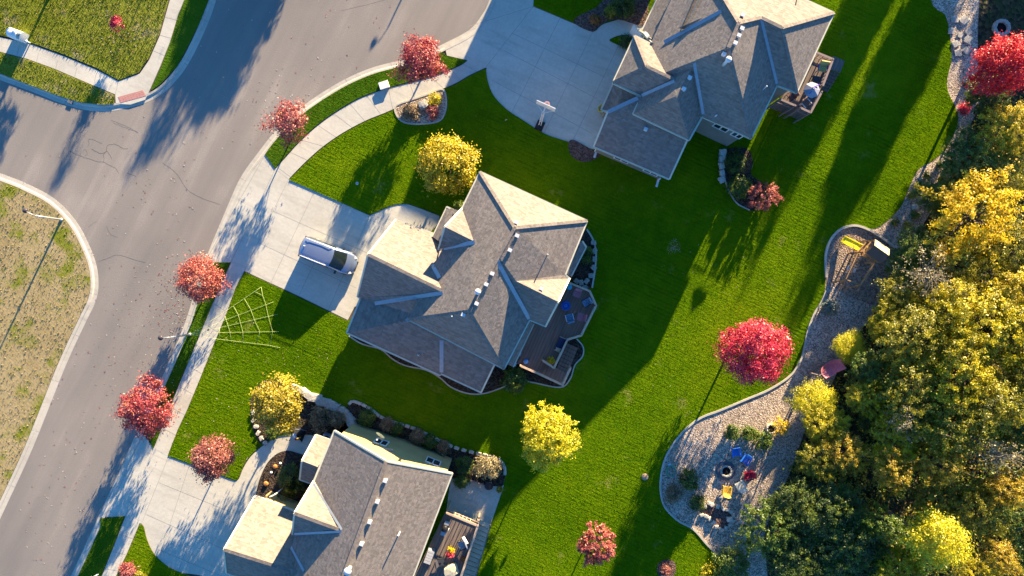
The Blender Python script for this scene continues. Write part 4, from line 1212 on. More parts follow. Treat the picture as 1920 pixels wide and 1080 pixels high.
def wood(key, px, py, r_px, top, label, rot):
    """tree of the wood whose crown middle shows at (px, py)"""
    me, tb, tr = WOOD[key]
    s = 1.0
    zc = top * 0.72
    rad = r_px / 20.0 * (CAM_H - zc) / CAM_H
    s = rad / 2.6
    p = W(px, py, zc)
    p.z = 0.05
    if key not in WFIRST:
        t = thing('autumn_tree', label, 'tree', p, rot, WG)
        link('crown', me, t)
        tb.build('trunk', mt[tr], t)
        WFIRST[key] = t; t.scale = (s, s, zc / 6.0)
    else:
        t = dup(WFIRST[key], p, rot, label, WG, (s, s, zc / 6.0))
    return t


for row in (
    ('locust', 1828, 410, 88, 6.5, 'brightest yellow tree of the wood with tufted shoots right of the play bed', 0.3),
    ('goldb', 1893, 245, 56, 5.2, 'golden tree of the wood just below the scarlet maple', 1.0),
    ('gold', 1868, 620, 78, 9.5, 'big golden crown at the right edge of the wood, level with the crimson lawn tree', 2.0),
    ('goldb', 1905, 560, 60, 8.5, 'deep yellow crown cut by the right edge above the big golden crown', 4.0),
    ('gold', 1795, 585, 58, 8, 'yellow crown left of the big golden one', 3.1),
    ('bare', 1738, 515, 58, 7.2, 'grey leafless tree below the brightest yellow tree', 0.0),
    ('olive', 1690, 560, 48, 4.5, 'olive tree right below the wooden playset', 1.2),
    ('gold', 1665, 600, 42, 4.5, 'low gold bush tree at the wood edge under the playset', 5.0),
    ('pale', 1592, 650, 33, 3, 'light yellow tree just above the pink sunshade', 0.0),
    ('pale', 1527, 752, 42, 4.2, 'pale yellow tree left below the pink sunshade', 2.2),
    ('gold', 1545, 800, 44, 4.8, 'olive gold tree on the gravel edge beneath the pale yellow one', 1.7),
    ('olive', 1712, 640, 62, 7.5, 'broad olive crown in the middle of the wood above its dark hollow', 2.9),
    ('green', 1640, 700, 46, 5.2, 'shaded green tree right of the pink sunshade', 0.5),
    ('gold', 1625, 742, 38, 5.6, 'gold tufted tree right of the hollow near the sunshade', 4.4),
    ('olive', 1715, 745, 62, 8, 'big dusky olive crown in the shaded middle of the wood', 1.9),
    ('gold', 1800, 705, 64, 9.8, 'olive yellow crown below the big golden one', 0.8),
    ('olive', 1855, 760, 56, 10, 'olive crown with pale twigs by the right edge', 3.6),
    ('olive', 1775, 800, 50, 9, 'mixed olive crown at the centre right of the wood', 5.4),
    ('gold', 1690, 820, 54, 7, 'gold flecked crown south of the shaded middle', 3.3),
    ('rust', 1590, 850, 44, 6, 'orange flecked tree at the wood edge beside the gravel garden', 0.0),
    ('olive', 1530, 862, 36, 5, 'small olive tree closest to the red and white garden chairs', 2.5),
    ('rust', 1670, 880, 42, 8, 'rust yellow tree with drooping sprays', 2.1),
    ('rust', 1755, 870, 44, 9, 'orange brown tree among bare branches', 4.1),
    ('bare', 1868, 850, 52, 10.8, 'bare branched tree near the right edge, south half', 1.4),
    ('dark', 1490, 945, 44, 5, 'dark conifer beside the tip of the gravel garden', 0.0),
    ('lime', 1440, 990, 52, 5.2, 'bright lime conifer reaching over the gravel garden', 0.7),
    ('dark', 1560, 960, 56, 5.5, 'blackish evergreen south of the orange flecked tree', 1.1),
    ('lime', 1655, 980, 30, 8.5, 'light green feathery branch tree amid dark evergreens', 3.0),
    ('dark', 1600, 1035, 66, 6, 'wide dark evergreen at the bottom of the wood', 2.4),
    ('dark', 1500, 1050, 52, 5, 'dark evergreen on the bottom edge beside the lime conifer', 4.6),
    ('pale', 1752, 1012, 60, 10, 'rounded pale yellow tree with grey twigs on the bottom edge', 5.0),
    ('gold', 1690, 1065, 40, 8, 'olive gold tree left below the rounded pale one', 2.7),
    ('rust', 1866, 1042, 34, 9, 'vivid orange crown in the lower right corner', 5.5),
    ('olive', 1830, 950, 52, 7.5, 'olive green tree above the vivid orange crown', 0.4),
    ('rust', 1880, 915, 40, 9, 'golden brown tree by the right edge above the corner', 1.0),
    ('green', 1915, 985, 46, 5.0, 'green tree cut by the right edge above the corner', 2.0),
    ('green', 1815, 305, 52, 4.2, 'dark green tree at the wood edge under the golden one', 1.6),
    ('olive', 1880, 330, 48, 4.5, 'dusky olive tree between the golden and the brightest yellow tree', 0.9),
    ('green', 1760, 370, 36, 3.6, 'green bush tree beside the gravel strip left of the brightest yellow one', 2.8),
    ('green', 1715, 470, 42, 4.0, 'green bush tree right of the playset roof', 3.9),
    ('lime', 1690, 505, 28, 3.6, 'light green leafy bush tree behind the swing frame', 5.1),
    ('olive', 1900, 470, 52, 6.5, 'olive tree at the right edge beneath the brightest yellow one', 4.9),
    ('olive', 1800, 500, 40, 5.5, 'olive tree squeezed between grey leafless and brightest yellow trees', 0.2),
    ('dark', 1850, 180, 38, 3.6, 'shaded evergreen under the scarlet maple', 3.4),
    ('dark', 1650, 775, 40, 4.2, 'black green shrub tree in the hollow south of the sunshade', 0.6),
    ('bare', 1690, 790, 44, 8.6, 'pale bare tree in the shaded hollow of the wood', 3.7),
    ('olive', 1930, 690, 54, 9.5, 'olive crown cut by the right edge below the deep yellow one', 1.3),
    ('green', 1910, 800, 50, 8, 'green crown cut by the right edge near the bare branches', 2.2),
    ('olive', 1760, 940, 50, 6.5, 'olive tree behind the rounded pale yellow tree', 4.3),
    ('gold', 1835, 1075, 42, 5.0, 'gold tree on the bottom edge left of the orange crown', 0.1),
    ('green', 1930, 1070, 44, 5.0, 'dark green tree in the bottom right corner', 3.2),
):
    wood(*row)
# trees beyond the frame whose shadows fall into it
for row in (('green', 2150, -330, 90, 5.8, 'tree beyond the corner above the scarlet maple', 2.3),
            ('green', 60, -70, 46, 4.5, 'tree beyond the upper left corner', 2.0)):
    t = wood(*row); t['group'] = 'trees beyond the frame'
RT = tree('round_tree', 'broad oval tree beyond the upper edge shading the road', 'tree', 574, -385, 98, 3.8, 'green', rz=3.3, clumps=420, per=80, leaf=.30, sig=.34, shell=.2, seed=96, thick=.14, group='trees beyond the frame')
p = W(1907, -325); p.z = 0
dup(RT, p, 2.0, 'tall narrow tree beyond the upper right corner shading the back lawn', 'trees beyond the frame', (.64, .64, 1.5))
p = W(1798, -360); p.z = 0
dup(RT, p, 3.0, 'tall narrow tree beyond the upper edge shading the north deck', 'trees beyond the frame', (.52, .52, 1.4))
p = W(2143, -298, 3.8); p.z = 0
dup(RT, p, 1.0, 'broad oval tree beyond the upper right corner shading the stone steps', 'trees beyond the frame')
tree('young_tree', 'slim young tree beyond the upper edge shading the corner verge', 'tree', 288, -215, 17, 4.6, 'green', rz=1.7, clumps=30, per=28, seed=95, thick=0.05)

# undergrowth of the wood: far too many leaves to count
r = np.random.default_rng(77)
poly = [(1445, 1090), (1450, 960), (1485, 890), (1510, 820), (1530, 765), (1565, 725), (1595, 655), (1635, 605), (1660, 562), (1704, 484), (1742, 412), (1778, 354), (1810, 292), (1820, 245), (1860, 210), (1990, 170), (1990, 1120)]
def inside(x, y):
    c = False; j = len(poly) - 1
    for i in range(len(poly)):
        xi, yi = poly[i]; xj, yj = poly[j]
        if (yi > y) != (yj > y) and x < (xj - xi) * (y - yi) / (yj - yi) + xi: c = not c
        j = i
    return c
cl = []
while len(cl) < 1500:
    x, y = r.uniform(1440, 1990), r.uniform(170, 1120)
    if inside(x, y): cl.append((W(x, y, 0).x, W(x, y, 0).y, r.uniform(0.15, 1.0)))
cl = np.array(cl); n = len(cl) * 26
ci = np.repeat(np.arange(len(cl)), 26)
P = cl[ci] + r.normal(size=(n, 3)) * np.array([0.38, 0.38, 0.25]); P[:, 2] = np.abs(P[:, 2]) + 0.06
nr = unit(np.array([0, 0, 0.9]) + r.normal(size=(n, 3)) * 0.7); t_ = unit(np.cross(nr, r.normal(size=(n, 3)))); b_ = np.cross(nr, t_)
L = 0.24 * r.uniform(0.6, 1.4, (n, 1))
V = np.stack([P - t_ * L * .5, P + b_ * L * .28, P + t_ * L * .5, P - b_ * L * .28], 1)
me = bpy.data.meshes.new('undergrowth')
me.vertices.add(n * 4); me.vertices.foreach_set('co', V.reshape(-1).astype(np.float32))
me.loops.add(n * 4); me.loops.foreach_set('vertex_index', np.arange(n * 4, dtype=np.int32))
me.polygons.add(n); me.polygons.foreach_set('loop_start', np.arange(n, dtype=np.int32) * 4)
me.update(calc_edges=True)
a = me.attributes.new('tint', 'FLOAT', 'FACE'); a.data.foreach_set('value', (0.6 * r.random(len(cl))[ci] + 0.4 * r.random(n)).astype(np.float32))
me.materials.append(LM['green']); me.materials.append(LM['olive']); me.materials.append(LM['rust'])
me.polygons.foreach_set('material_index', np.array([0, 0, 1, 1, 2])[r.integers(0, 5, len(cl))][ci].astype(np.int32))
tag(link('undergrowth', me), 'dark undergrowth covering the floor of the wood', 'undergrowth', None, 'stuff')
# ------------------------------------------------------------------ stones
def rock_mesh(mb, c, size, seed, sub=2, mi=0, jag=0.16, flat_top=True, rz=0.0):
    r = random.Random(seed)
    bm = bmesh.new(); bmesh.ops.create_cube(bm, size=1.0)
    bmesh.ops.subdivide_edges(bm, edges=bm.edges[:], cuts=sub, use_grid_fill=True)
    bm.verts.ensure_lookup_table()
    M = Matrix.Rotation(rz, 3, 'Z')
    vs = []
    for v in bm.verts:
        q = Vector(v.co)
        l = max(abs(q.x), abs(q.y), abs(q.z)); u = q.normalized()
        q = q * 0.72 + u * 0.5 * 0.3
        j = Vector([r.uniform(-jag, jag) * 0.5 for _ in range(3)])
        if flat_top and v.co.z > 0.45: j.z *= 0.3
        q += j
        vs.append(Vector(c) + M @ Vector((q.x * size[0], q.y * size[1], q.z * size[2])))
    fs = [[v.index for v in f.verts] for f in bm.faces]
    bm.free()
    mb.add(vs, fs, mi)


def stone(name, label, px, py, size, rz=0.0, mat='stone', seed=1, group=None, z=0.05, cat='stone'):
    h = size[2]
    p = W(px, py, z + h / 2); p.z = z
    mb = MB(); rock_mesh(mb, (0, 0, h * 0.42), size, seed, rz=rz)
    return tag(mb.build(name, mt[mat], None, p), label, cat, group)


GB = 'big blocks of the retaining wall'
for i, (x, y, sx, sy, a, m) in enumerate(((556, 728, 1.3, .55, -25, 'stone_pale_lit'), (574, 738, 1.1, .6, -40, 'stone_pale_lit'), (590, 746, 1.2, .75, -10, 'stone_pale_lit'), (605, 754, 1.4, .8, -12, 'stone'), (624, 762, 1.25, .9, -22, 'stone'), (642, 772, .9, .85, -38, 'stone'), (654, 784, 1.0, .8, -45, 'stone'), (660, 797, 1.0, .75, -65, 'stone'))):  # sunlit blocks take the paler stone, sunlight put into their colour
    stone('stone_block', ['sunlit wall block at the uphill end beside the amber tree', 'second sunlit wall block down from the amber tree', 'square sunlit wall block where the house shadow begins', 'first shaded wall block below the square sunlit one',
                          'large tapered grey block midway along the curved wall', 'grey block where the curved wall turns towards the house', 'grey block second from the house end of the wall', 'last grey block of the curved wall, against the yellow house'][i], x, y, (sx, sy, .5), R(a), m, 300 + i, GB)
for i, (x, y, sx, sy) in enumerate(((1355, 286, .62, .62), (1354, 298, .6, .58), (1353, 311, .5, .6), (1354, 324, .45, .55), (1353, 337, .5, .62))):
    stone('stone_block', ['topmost of five stone blocks below the north house corner', 'second stone block down from the north house corner', 'wedge shaped middle one of five blocks in a row', 'small square stone block, fourth down from the north house corner', 'rounded last block at the foot of the five'][i], x, y, (sx, sy, .4), 0.1 * i, 'stone_pale_lit', 320 + i, 'five stone blocks in a row')
bl = smooth([(652, 762), (656, 756), (664, 753), (690, 764), (720, 785), (780, 805), (850, 838), (925, 858), (944, 872), (947, 888)], 12)
acc = 0; k = 0
for a, b in zip(bl, bl[1:]):
    acc += math.hypot(b[0] - a[0], b[1] - a[1])
    if acc > 8.2:
        acc = 0; k += 1
        stone('border_stone', 'small pale stone in the long border between lawn and shaded north bed', b[0], b[1], (.46, .27, .26), -math.atan2(b[1] - a[1], b[0] - a[0]), 'stone_pale_lit', 340 + k, 'stones of the north bed border')
for i, (x, y, s) in enumerate(((1790, 36, .75), (1808, 38, .95), (1784, 58, .7), (1816, 60, .7), (1800, 66, .55), (1792, 82, .75), (1815, 74, .85), (1796, 99, .75), (1812, 95, .75))):
    stone('stepping_stone', 'rough flagstone step on the gravel beside the scarlet maple', x, y, (s * .85, s * .8, .14), i * .7, 'stone', 400 + i, 'stepping stones by the scarlet maple')
for i, (x, y) in enumerate(((480, 800), (484, 812), (490, 822), (497, 830), (475, 788), (474, 773))):
    stone('border_stone', 'small grey stone edging the amber tree bed on its lawn side', x, y, (.42, .3, .25), i, 'stone_pale_lit', 420 + i, 'stones round the amber tree bed')
gb = [(1312, 940), (1316, 946), (1322, 948), (1330, 944), (1336, 947), (1346, 950), (1356, 954), (1364, 956), (1371, 960), (1375, 967), (1374, 976), (1369, 984), (1361, 990), (1352, 993), (1344, 988), (1338, 980), (1331, 973), (1324, 968), (1316, 966)]
for i, (x, y) in enumerate(gb):
    stone('border_stone', 'small white stone ringing the reddish garden patch below the fire pit', x, y, (.38, .28, .24), i * .9, 'stone_pale_lit', 440 + i, 'white stones round the fire garden patch')
stone('boulder', 'white rounded boulder at the right end of the reddish garden patch', 1368, 974, (.5, .45, .45), 0, 'stone_pale_lit', 460)
stone('boulder', 'pale boulder lying on the shaded gravel strip above the playset', 1716, 388, (.5, .45, .3), 0, 'stone_pale_lit', 461)
stone('boulder', 'upright grey boulder in the round front flower bed', 793, 197, (.8, .75, .7), .5, 'stone', 462)
for i in range(9):
    a = i * 2 * math.pi / 9
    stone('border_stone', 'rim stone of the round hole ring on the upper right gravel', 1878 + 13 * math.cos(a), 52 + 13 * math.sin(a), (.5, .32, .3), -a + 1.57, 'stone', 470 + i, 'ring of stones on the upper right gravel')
mb = MB(); c = W(1878, 52); mb.lathe([(.62, 0), (.6, .03), (.2, .05), (0.01, .05)], 18, (c.x, c.y, .035))
tag(mb.build('ash_patch', mt['char']), 'dark ash bed inside the stone ring at the upper right', 'ash bed')

# ------------------------------------------------------------------ fire pit and garden chairs
t = thing('fire_pit', 'round dark fire pit ringed by stone on the gravel', 'fire pit', W(1360, 882) + Vector((0, 0, .03)))
mb = MB(); mb.lathe([(.92, 0), (.92, .07), (.60, .08), (.55, .05)], 28); mb.build('apron', plain('blue_slate', (.10, .105, .125), .8, .2), t)
mb = MB()
for i in range(16):
    a = i * 2 * math.pi / 16
    rock_mesh(mb, (.47 * math.cos(a), .47 * math.sin(a), .18), (.2, .17, .28), 480 + i, 1, rz=a + 1.57)
mb.build('stone_ring', mt['stone'], t)
mb = MB(); mb.lathe([(.42, .05), (.40, .14), (.2, .10), (.01, .10)], 20)
for i in range(5): mb.beam((-.25 + .1 * i, -.2, .15 + .02 * i), (.2 - .08 * i, .25, .2), .07)
mb.build('bowl', mt['char'], t)


def adirondack(name, label, px, py, rz, mat, group=None):
    p = W(px, py); p.z = .03
    t = thing(name, label, 'garden chair', p, rz, group)
    mb = MB()
    for i in range(5): mb.box((0, -.28 + i * .14, .36 - .012 * i), (.58, .125, .035), 0, tilt=(-.12, 0))
    mb.build('seat', mat, t)
    mb = MB()
    for i in range(5): mb.box((-.26 + i * .13, .42, .66 - abs(i - 2) * .03), (.12, .035, .72 - abs(i - 2) * .07), 0, tilt=(-.38, 0))
    mb.beam((-.3, .36, .5), (.3, .36, .5), .05)
    mb.build('backrest', mat, t)
    for sx in (-1, 1):
        mb = MB(); mb.box((sx * .36, -.02, .56), (.13, .74, .03)); mb.build('armrest', mat, t)
        mb = MB(); mb.beam((sx * .33, -.34, 0), (sx * .33, -.34, .55), .06); mb.build('leg', mat, t)
        mb = MB(); mb.beam((sx * .3, -.36, .34), (sx * .3, .55, .04), .05, .11); mb.build('leg', mat, t)
    return t


P_BLUE = flat('blue_plastic', (.03, .19, .62), .4); P_RED = flat('red_plastic', (.46, .02, .045), .4); P_WHITE = flat('white_plastic', (.66, .62, .5), .45)
P_ORG = flat('orange_plastic', (.62, .40, .05), .45)
adirondack('garden_chair', 'smaller blue garden chair facing the fire pit, left of the other blue one', 1377, 846, R(10), P_BLUE)
adirondack('garden_chair', 'bright blue garden chair facing the fire pit, right of the other blue one', 1395, 860, R(-35), P_BLUE)
adirondack('garden_chair', 'red garden chair at the right side of the fire pit', 1400, 889, R(-80), P_RED)
adirondack('garden_chair', 'off white garden chair below the red one', 1385, 908, R(-150), P_WHITE)
adirondack('garden_chair', 'orange seated white backed chair below the fire pit', 1360, 917, R(172), P_ORG)

t = thing('round_planter', 'round stone planter ring beside the yellow grass clump', 'planter', W(1444, 803) + Vector((0, 0, .03)))
mb = MB(); mb.lathe([(.5, 0), (.52, .35), (.36, .35), (.33, .2), (.01, .2)], 20); mb.build('bowl', mt['stone_pale_lit'], t)
mb = MB(); mb.lathe([(.33, .2), (.2, .26), (.01, .27)], 12); mb.build('soil', mt['mulch'], t)
t = thing('garden_hose', 'loose loop of green hose on the gravel left of the boxwood', 'hose', W(1258, 882) + Vector((0, 0, .05)))
mb = MB()
mb.tube([(.42 * math.cos(a * .3) * (1 + .15 * math.sin(a)), .5 * math.sin(a * .3) * (1 - .1 * math.cos(a * 1.7)), .03 + .004 * a) for a in range(38)], .05, 6); mb.build('coil', flat('green_hose', (.10, .30, .19)), t)
mb = MB(); mb.tube([(.3, -.45, .08), (.5, -.6, .06)], .04, 6); mb.build('nozzle', mt['greymet'], t)
mb = MB(); c = W(1255, 871); mb.lathe([(.13, 0), (.13, .05), (.1, .12), (.01, .13)], 12, (c.x, c.y, .03))
tag(mb.build('ball', flat('pale_blue_ball', (.35, .5, .62))), 'small pale blue ball on the gravel above the green hose', 'ball')
mb = MB(); c = W(1350, 932); mb.lathe([(.2, 0), (.21, .06), (.15, .07), (.01, .06)], 14, (c.x, c.y, .04))
tag(mb.build('stepping_disc', mt['stone']), 'small round stone disc left of the orange seated chair', 'stone disc')
mb = MB(); c = W(1209, 894); mb.lathe([(.33, 0), (.33, .03), (.3, .055), (.01, .06)], 18, (c.x, c.y, .055))
tag(mb.build('tree_stump', plain('cut_stump', (.36, .25, .16), .9, .3, 9)), 'flat cut stump alone in the back lawn beside the gravel', 'stump')
shrub('young_shrub', 'reddish brown young shrub on the mulch circle at the bottom edge', 1248, 1068, 9, .7, 'brownred', 97, per=30)

# pink fabric sunshade on a wooden stand, raised to catch sunlight
t = thing('sunshade', 'pink fabric sunshade on posts at the edge of the wood', 'sunshade', W(1538, 685) + Vector((0, 0, .05)), R(28))
mb = MB(); n = 9
vs = []
for i in range(n):
    for j in range(7):
        u = i / (n - 1) * 2 - 1; v = j / 6 * 2 - 1
        vs.append((u * 1.05, v * .62 * (1 - .25 * u * u) + .04 * math.sin(5 * u), 1.75 + .45 * u * u + .3 * v * v + .04 * math.sin(7 * u + 3 * v)))
mb.add(vs, [(i * 7 + j, (i + 1) * 7 + j, (i + 1) * 7 + j + 1, i * 7 + j + 1) for i in range(n - 1) for j in range(6)], 0, True)
mb.build('fabric', plain('pink_fabric', (.55, .17, .19), .8, .25, 2.5), t)
mb = MB()
mb.beam((-1.35, 0, 0), (-1.35, 0, 2.35), .09); mb.beam((1.35, 0, 0), (1.35, 0, 2.35), .09); mb.beam((-1.35, 0, .06), (1.35, 0, .06), .09)
mb.beam((-1.35, -.5, .05), (-1.35, .5, .05), .08); mb.beam((1.35, -.5, .05), (1.35, .5, .05), .08); mb.beam((-1.35, 0, 2.3), (-1.0, 0, 2.2), .04); mb.beam((1.35, 0, 2.3), (1.0, 0, 2.2), .04)
mb.build('stand', mt['rail_dark'], t)

# ------------------------------------------------------------------ playset
o = W(1632, 470); o.z = .045
t = thing('playset', 'cedar playset with a yellow slide, tent roof and swing frame', 'playset', o)
def pl(px, py, h): return W(px, py, h) - o
mb = MB()
cor = [(1612, 462), (1627, 449), (1660, 468), (1645, 492)]
Rt = [pl(1629, 447, 3.1), pl(1669, 469, 3.1)]
th = 3.35
TW = [W(1606, 474, 1.5), W(1626, 452, 1.5), W(1656, 470, 1.5), W(1637, 492, 1.5)]
for q in TW:
    b = Vector((q.x, q.y, .05)) - o; mb.beam(b, b + Vector((0, 0, 2.7)), .11)
for z in (1.5, 2.3):
    for i in range(4):
        a, b = TW[i] - o, TW[(i + 1) % 4] - o; a.z = b.z = z; mb.beam(a, b, .06, .14)
mb.build('tower_frame', mt['cedar'], t)
mb = MB(); q = [Vector(v) - o for v in TW]; mb.prism([(v.x, v.y) for v in q], 1.42, 1.5); mb.build('platform', mt['cedar'], t)
RA, RB = pl(1641, 459, 3.5), pl(1668, 476, 3.5)
E1, E2 = pl(1641.5, 449, 2.75), pl(1668.5, 466.5, 2.75)
E3, E4 = pl(1624, 474, 2.7), pl(1653, 494, 2.7)
mb = MB(); R1, R2 = pl(1640, 460, 3.45), pl(1667, 479, 3.45)
mb.add([E1, E2, R2, R1], [(0, 1, 2, 3)]); mb.add([E1 - Vector((0, 0, .04)), E2 - Vector((0, 0, .04)), R2 - Vector((0, 0, .04)), R1 - Vector((0, 0, .04))], [(3, 2, 1, 0)])
mb.build('roof_panel', flat('pale_yellow_board', (.58, .50, .24), .7), t)
mb = MB(); mb.add([R1, R2, E4, E3], [(0, 1, 2, 3)]); mb.add([v - Vector((0, 0, .04)) for v in (R1, R2, E4, E3)], [(3, 2, 1, 0)])
mb.build('roof_panel', flat('brown_board', (.12, .085, .062), .8), t)
sl = [pl(1622, 469, 1.55), pl(1608, 462, 1.2), pl(1594, 455, .72), pl(1584, 450, .42), pl(1580, 448, .36)]
mb = MB(); d = (sl[-1] - sl[0]); nn = Vector((-d.y, d.x, 0)).normalized()
prof = [(-.36, .11), (-.29, .11), (-.25, .0), (.25, .0), (.29, .11), (.36, .11), (.36, -.05), (-.36, -.05)]
vs = []
for p in sl:
    for a, b in prof: vs.append(p + nn * a + Vector((0, 0, b)))
k = len(prof)
mb.add(vs, [(i * k + j, i * k + (j + 1) % k, (i + 1) * k + (j + 1) % k, (i + 1) * k + j) for i in range(len(sl) - 1) for j in range(k)])
mb.build('slide', flat('yellow_plastic', (.85, .66, .01), .35), t)
mb = MB()
mb.beam(pl(1607, 476, 2.0), pl(1586, 524, 2.0), .1, .14); mb.beam(pl(1640, 492, 2.0), pl(1614, 534, 2.0), .1, .14)
for (x, y) in ((1586, 524), (1614, 534)):
    c = pl(x, y, 2.0)
    for s_ in (-1, 1): mb.beam(c, (c.x + .5 * s_, c.y - .35, 0), .09)
mb.beam(pl(1586, 524, 2.0), pl(1614, 534, 2.0), .08); mb.beam(pl(1607, 476, 2.0), pl(1640, 492, 2.0), .08)
mb.build('swing_frame', mt['cedar'], t)
for a, b in (((1598, 497), (1628, 510)), ):
    for f in (.3, .7):
        c = pl(a[0] + (b[0] - a[0]) * f, a[1] + (b[1] - a[1]) * f, 2.0)
        mb = MB(); mb.box((c.x, c.y, .45), (.2, .45, .04), R(-24)); mb.tube([(c.x, c.y + .18, .46), (c.x, c.y + .18, 2.0)], .012, 4); mb.tube([(c.x, c.y - .18, .46), (c.x, c.y - .18, 2.0)], .012, 4)
        mb.build('swing', mt['greymet'], t)
mb = MB()
for i in range(5): mb.beam(pl(1609 - i * 1.5, 473 - i * 3, .3 + .28 * i) + Vector((-.1, .1, 0)), pl(1603 - i * 1.0, 480 - i * 2.5, .3 + .28 * i), .05)
mb.build('ladder', mt['cedar'], t)

# ------------------------------------------------------------------ basketball hoop
o = W(1012, 236); o.z = .05
t = thing('basketball_hoop', 'white basketball hoop at the lawn edge of the north driveway', 'basketball hoop', o, R(-24))
mb = MB(); mb.box((0, 0, .12), (.75, .95, .24), taper=.8); mb.build('base', mt['black'], t)
mb = MB(); mb.beam((-.1, 0, .2), (-.1, .5, 3.0), .07); mb.beam((.1, 0, .2), (.1, .5, 3.0), .07); mb.beam((0, .15, 1.2), (0, .75, 3.2), .05)
for z in (.9, 1.6, 2.3): mb.beam((-.1, .18 * z, z), (.1, .18 * z, z), .05)
mb.beam((-.1, .5, 2.9), (-.75, .85, 3.2), .04); mb.beam((.1, .5, 2.9), (.75, .85, 3.2), .04); mb.beam((0, .5, 2.9), (0, .9, 3.3), .08)
mb.build('pole', mt['white'], t)
mb = MB(); mb.box((0, .95, 3.45), (1.8, .06, 1.05)); mb.build('backboard', mt['white'], t)
mb = MB()
for a, b in (((-.3, 3.2), (.3, 3.2)), ((-.3, 3.62), (.3, 3.62)), ((-.3, 3.2), (-.3, 3.62)), ((.3, 3.2), (.3, 3.62))): mb.beam((a[0], .99, a[1]), (b[0], .99, b[1]), .05)
mb.build('target_square', flat('pink_paint', (.6, .2, .2)), t)
mb = MB(); mb.tube([(.23 * math.cos(a * math.pi / 9), 1.24 + .23 * math.sin(a * math.pi / 9), 3.05) for a in range(19)], .03, 6); mb.beam((0, .97, 3.05), (0, 1.03, 3.05), .12)
mb.build('rim', flat('pink_rim', (.55, .25, .27)), t)
mb = MB()
for i in range(12):
    a = i * math.pi / 6; b = a + .5
    mb.tube([(.23 * math.cos(a), 1.24 + .23 * math.sin(a), 3.04), (.13 * math.cos(b), 1.24 + .13 * math.sin(b), 2.62)], .012, 4)
mb.build('net', mt['white'], t)

# ------------------------------------------------------------------ street lamps
def lamp(label, base, hgt, arm, first=[None]):
    p = W(*base); p.z = 0.0
    if first[0] is None:
        t = thing('street_lamp', label, 'street lamp', p, arm, 'street lamps')
        mb = MB(); mb.tube([(0, 0, 0), (0, 0, hgt)], [.10, .065], 10); mb.lathe([(.16, 0), (.16, .12), (.1, .2)], 12); mb.build('pole', mt['greymet'], t)
        mb = MB(); mb.tube([(0, 0, hgt), (.25, 0, hgt + .25), (.7, 0, hgt + .3)], .035, 8); mb.build('arm', mt['greymet'], t)
        mb = MB(); mb.lathe([(.05, .14), (.2, .06), (.24, -.02), (.2, -.1), (.03, -.14)], 14, (.85, 0, hgt + .28)); mb.build('lamp_head', flat('dark_bronze', (.05, .04, .045), .4), t)
        first[0] = t
        return t
    return dup(first[0], p, arm, label, 'street lamps')


lamp('street lamp on the verge where the rope web is tied', (357, 627), 3.3, R(180 + 3))
lamp('street lamp on the dry vacant lot inside the road bend', (116, 412), 3.3, R(150))
lamp('street lamp beyond the upper edge, only its shadow on the road', (862, -232), 3.3, R(200))

# rope spider web pegged to the lawn from the lamp
zz = lambda lst: [(300 + x / 6.75, 520 + y / 6.75) for x, y in lst]
rays = [[(357, 627), (428, 580), (490, 538)], [(357, 627), (418, 601.5), (513, 566)], [(357, 627), (414, 614), (521, 589)], [(357, 627), (411, 623.7), (523, 621.5)], [(357, 627), (408, 635.6), (506, 647.7), (525, 652)]]
def webz(x): return max(.10, 1.3 - (x - 357) / 60.0 * 1.1)
mb = MB()
for l in rays:
    pp = []
    for a, b in zip(l, l[1:]):
        for i in range(6): pp.append((a[0] + (b[0] - a[0]) * i / 6, a[1] + (b[1] - a[1]) * i / 6))
    pp.append(l[-1]); mb.tube([W(x, y, webz(x)) for x, y in pp], .011, 5)
for l in (zz([(822, 490), (862, 610), (885, 690), (900, 795)]), zz([(930, 365), (990, 470), (1018, 575), (1048, 690), (1052, 812)]), zz([(1070, 275), (1150, 410), (1192, 530), (1262, 685), (1228, 830)]),
          zz([(1280, 120), (1300, 230), (1340, 345), (1370, 490), (1425, 685), (1388, 860)]), zz([(1200, 180), (1300, 230)]), zz([(750, 640), (755, 700), (760, 780)]), zz([(480, 660), (490, 690), (497, 710), (500, 760)])):
    mb.tube([W(x, y, webz(x) + .01) for x, y in l], .011, 5)
tag(mb.build('rope_web', mt['rope']), 'giant pale rope spider web stretched from the lamp over the lawn', 'spider web')

# ------------------------------------------------------------------ small things along the street
o = W(33, 66, 0.5); o.z = .03
t = thing('utility_cabinet', 'white round topped utility cabinet beside the upper left pavement', 'utility cabinet', o, R(-20))
mb = MB(); nseg = 10
for i in range(nseg):
    pass
vs = []
for x in (-.66, .66):
    for i in range(nseg + 1):
        a = math.pi * i / nseg; vs.append((x, .44 * math.cos(a), .62 + .42 * math.sin(a)))
    vs += [(x, -.44, 0), (x, .44, 0)]
k = nseg + 3
mb.add(vs, [(j, (j + 1) % k, k + (j + 1) % k, k + j) for j in range(k)]); mb.add(vs, [tuple(range(k))[::-1], tuple(range(k, 2 * k))])
mb.build('body', mt['white'], t)
mb = MB(); vs = []
for x in (.34, .63):
    for i in range(2, 7): a = math.pi * (1 - i / nseg) if False else math.pi * i / nseg; vs.append((x, .447 * math.cos(a), .62 + .427 * math.sin(a)))
mb.add(vs, [(j, j + 1, 6 + j, 5 + j) for j in range(4)])
vs2 = [(v[0], -v[1], v[2]) for v in vs]
mb.add(vs2, [(5 + j, 6 + j, j + 1, j) for j in range(4)])
mb.build('warning_label', flat('grey_green_label', (.30, .37, .34)), t)
mb = MB(); c = W(57, 81); mb.tube([(c.x, c.y, 0), (c.x, c.y, .45)], .06, 8); mb.lathe([(.1, .42), (.12, .5), (.05, .56)], 10, (c.x, c.y, 0))
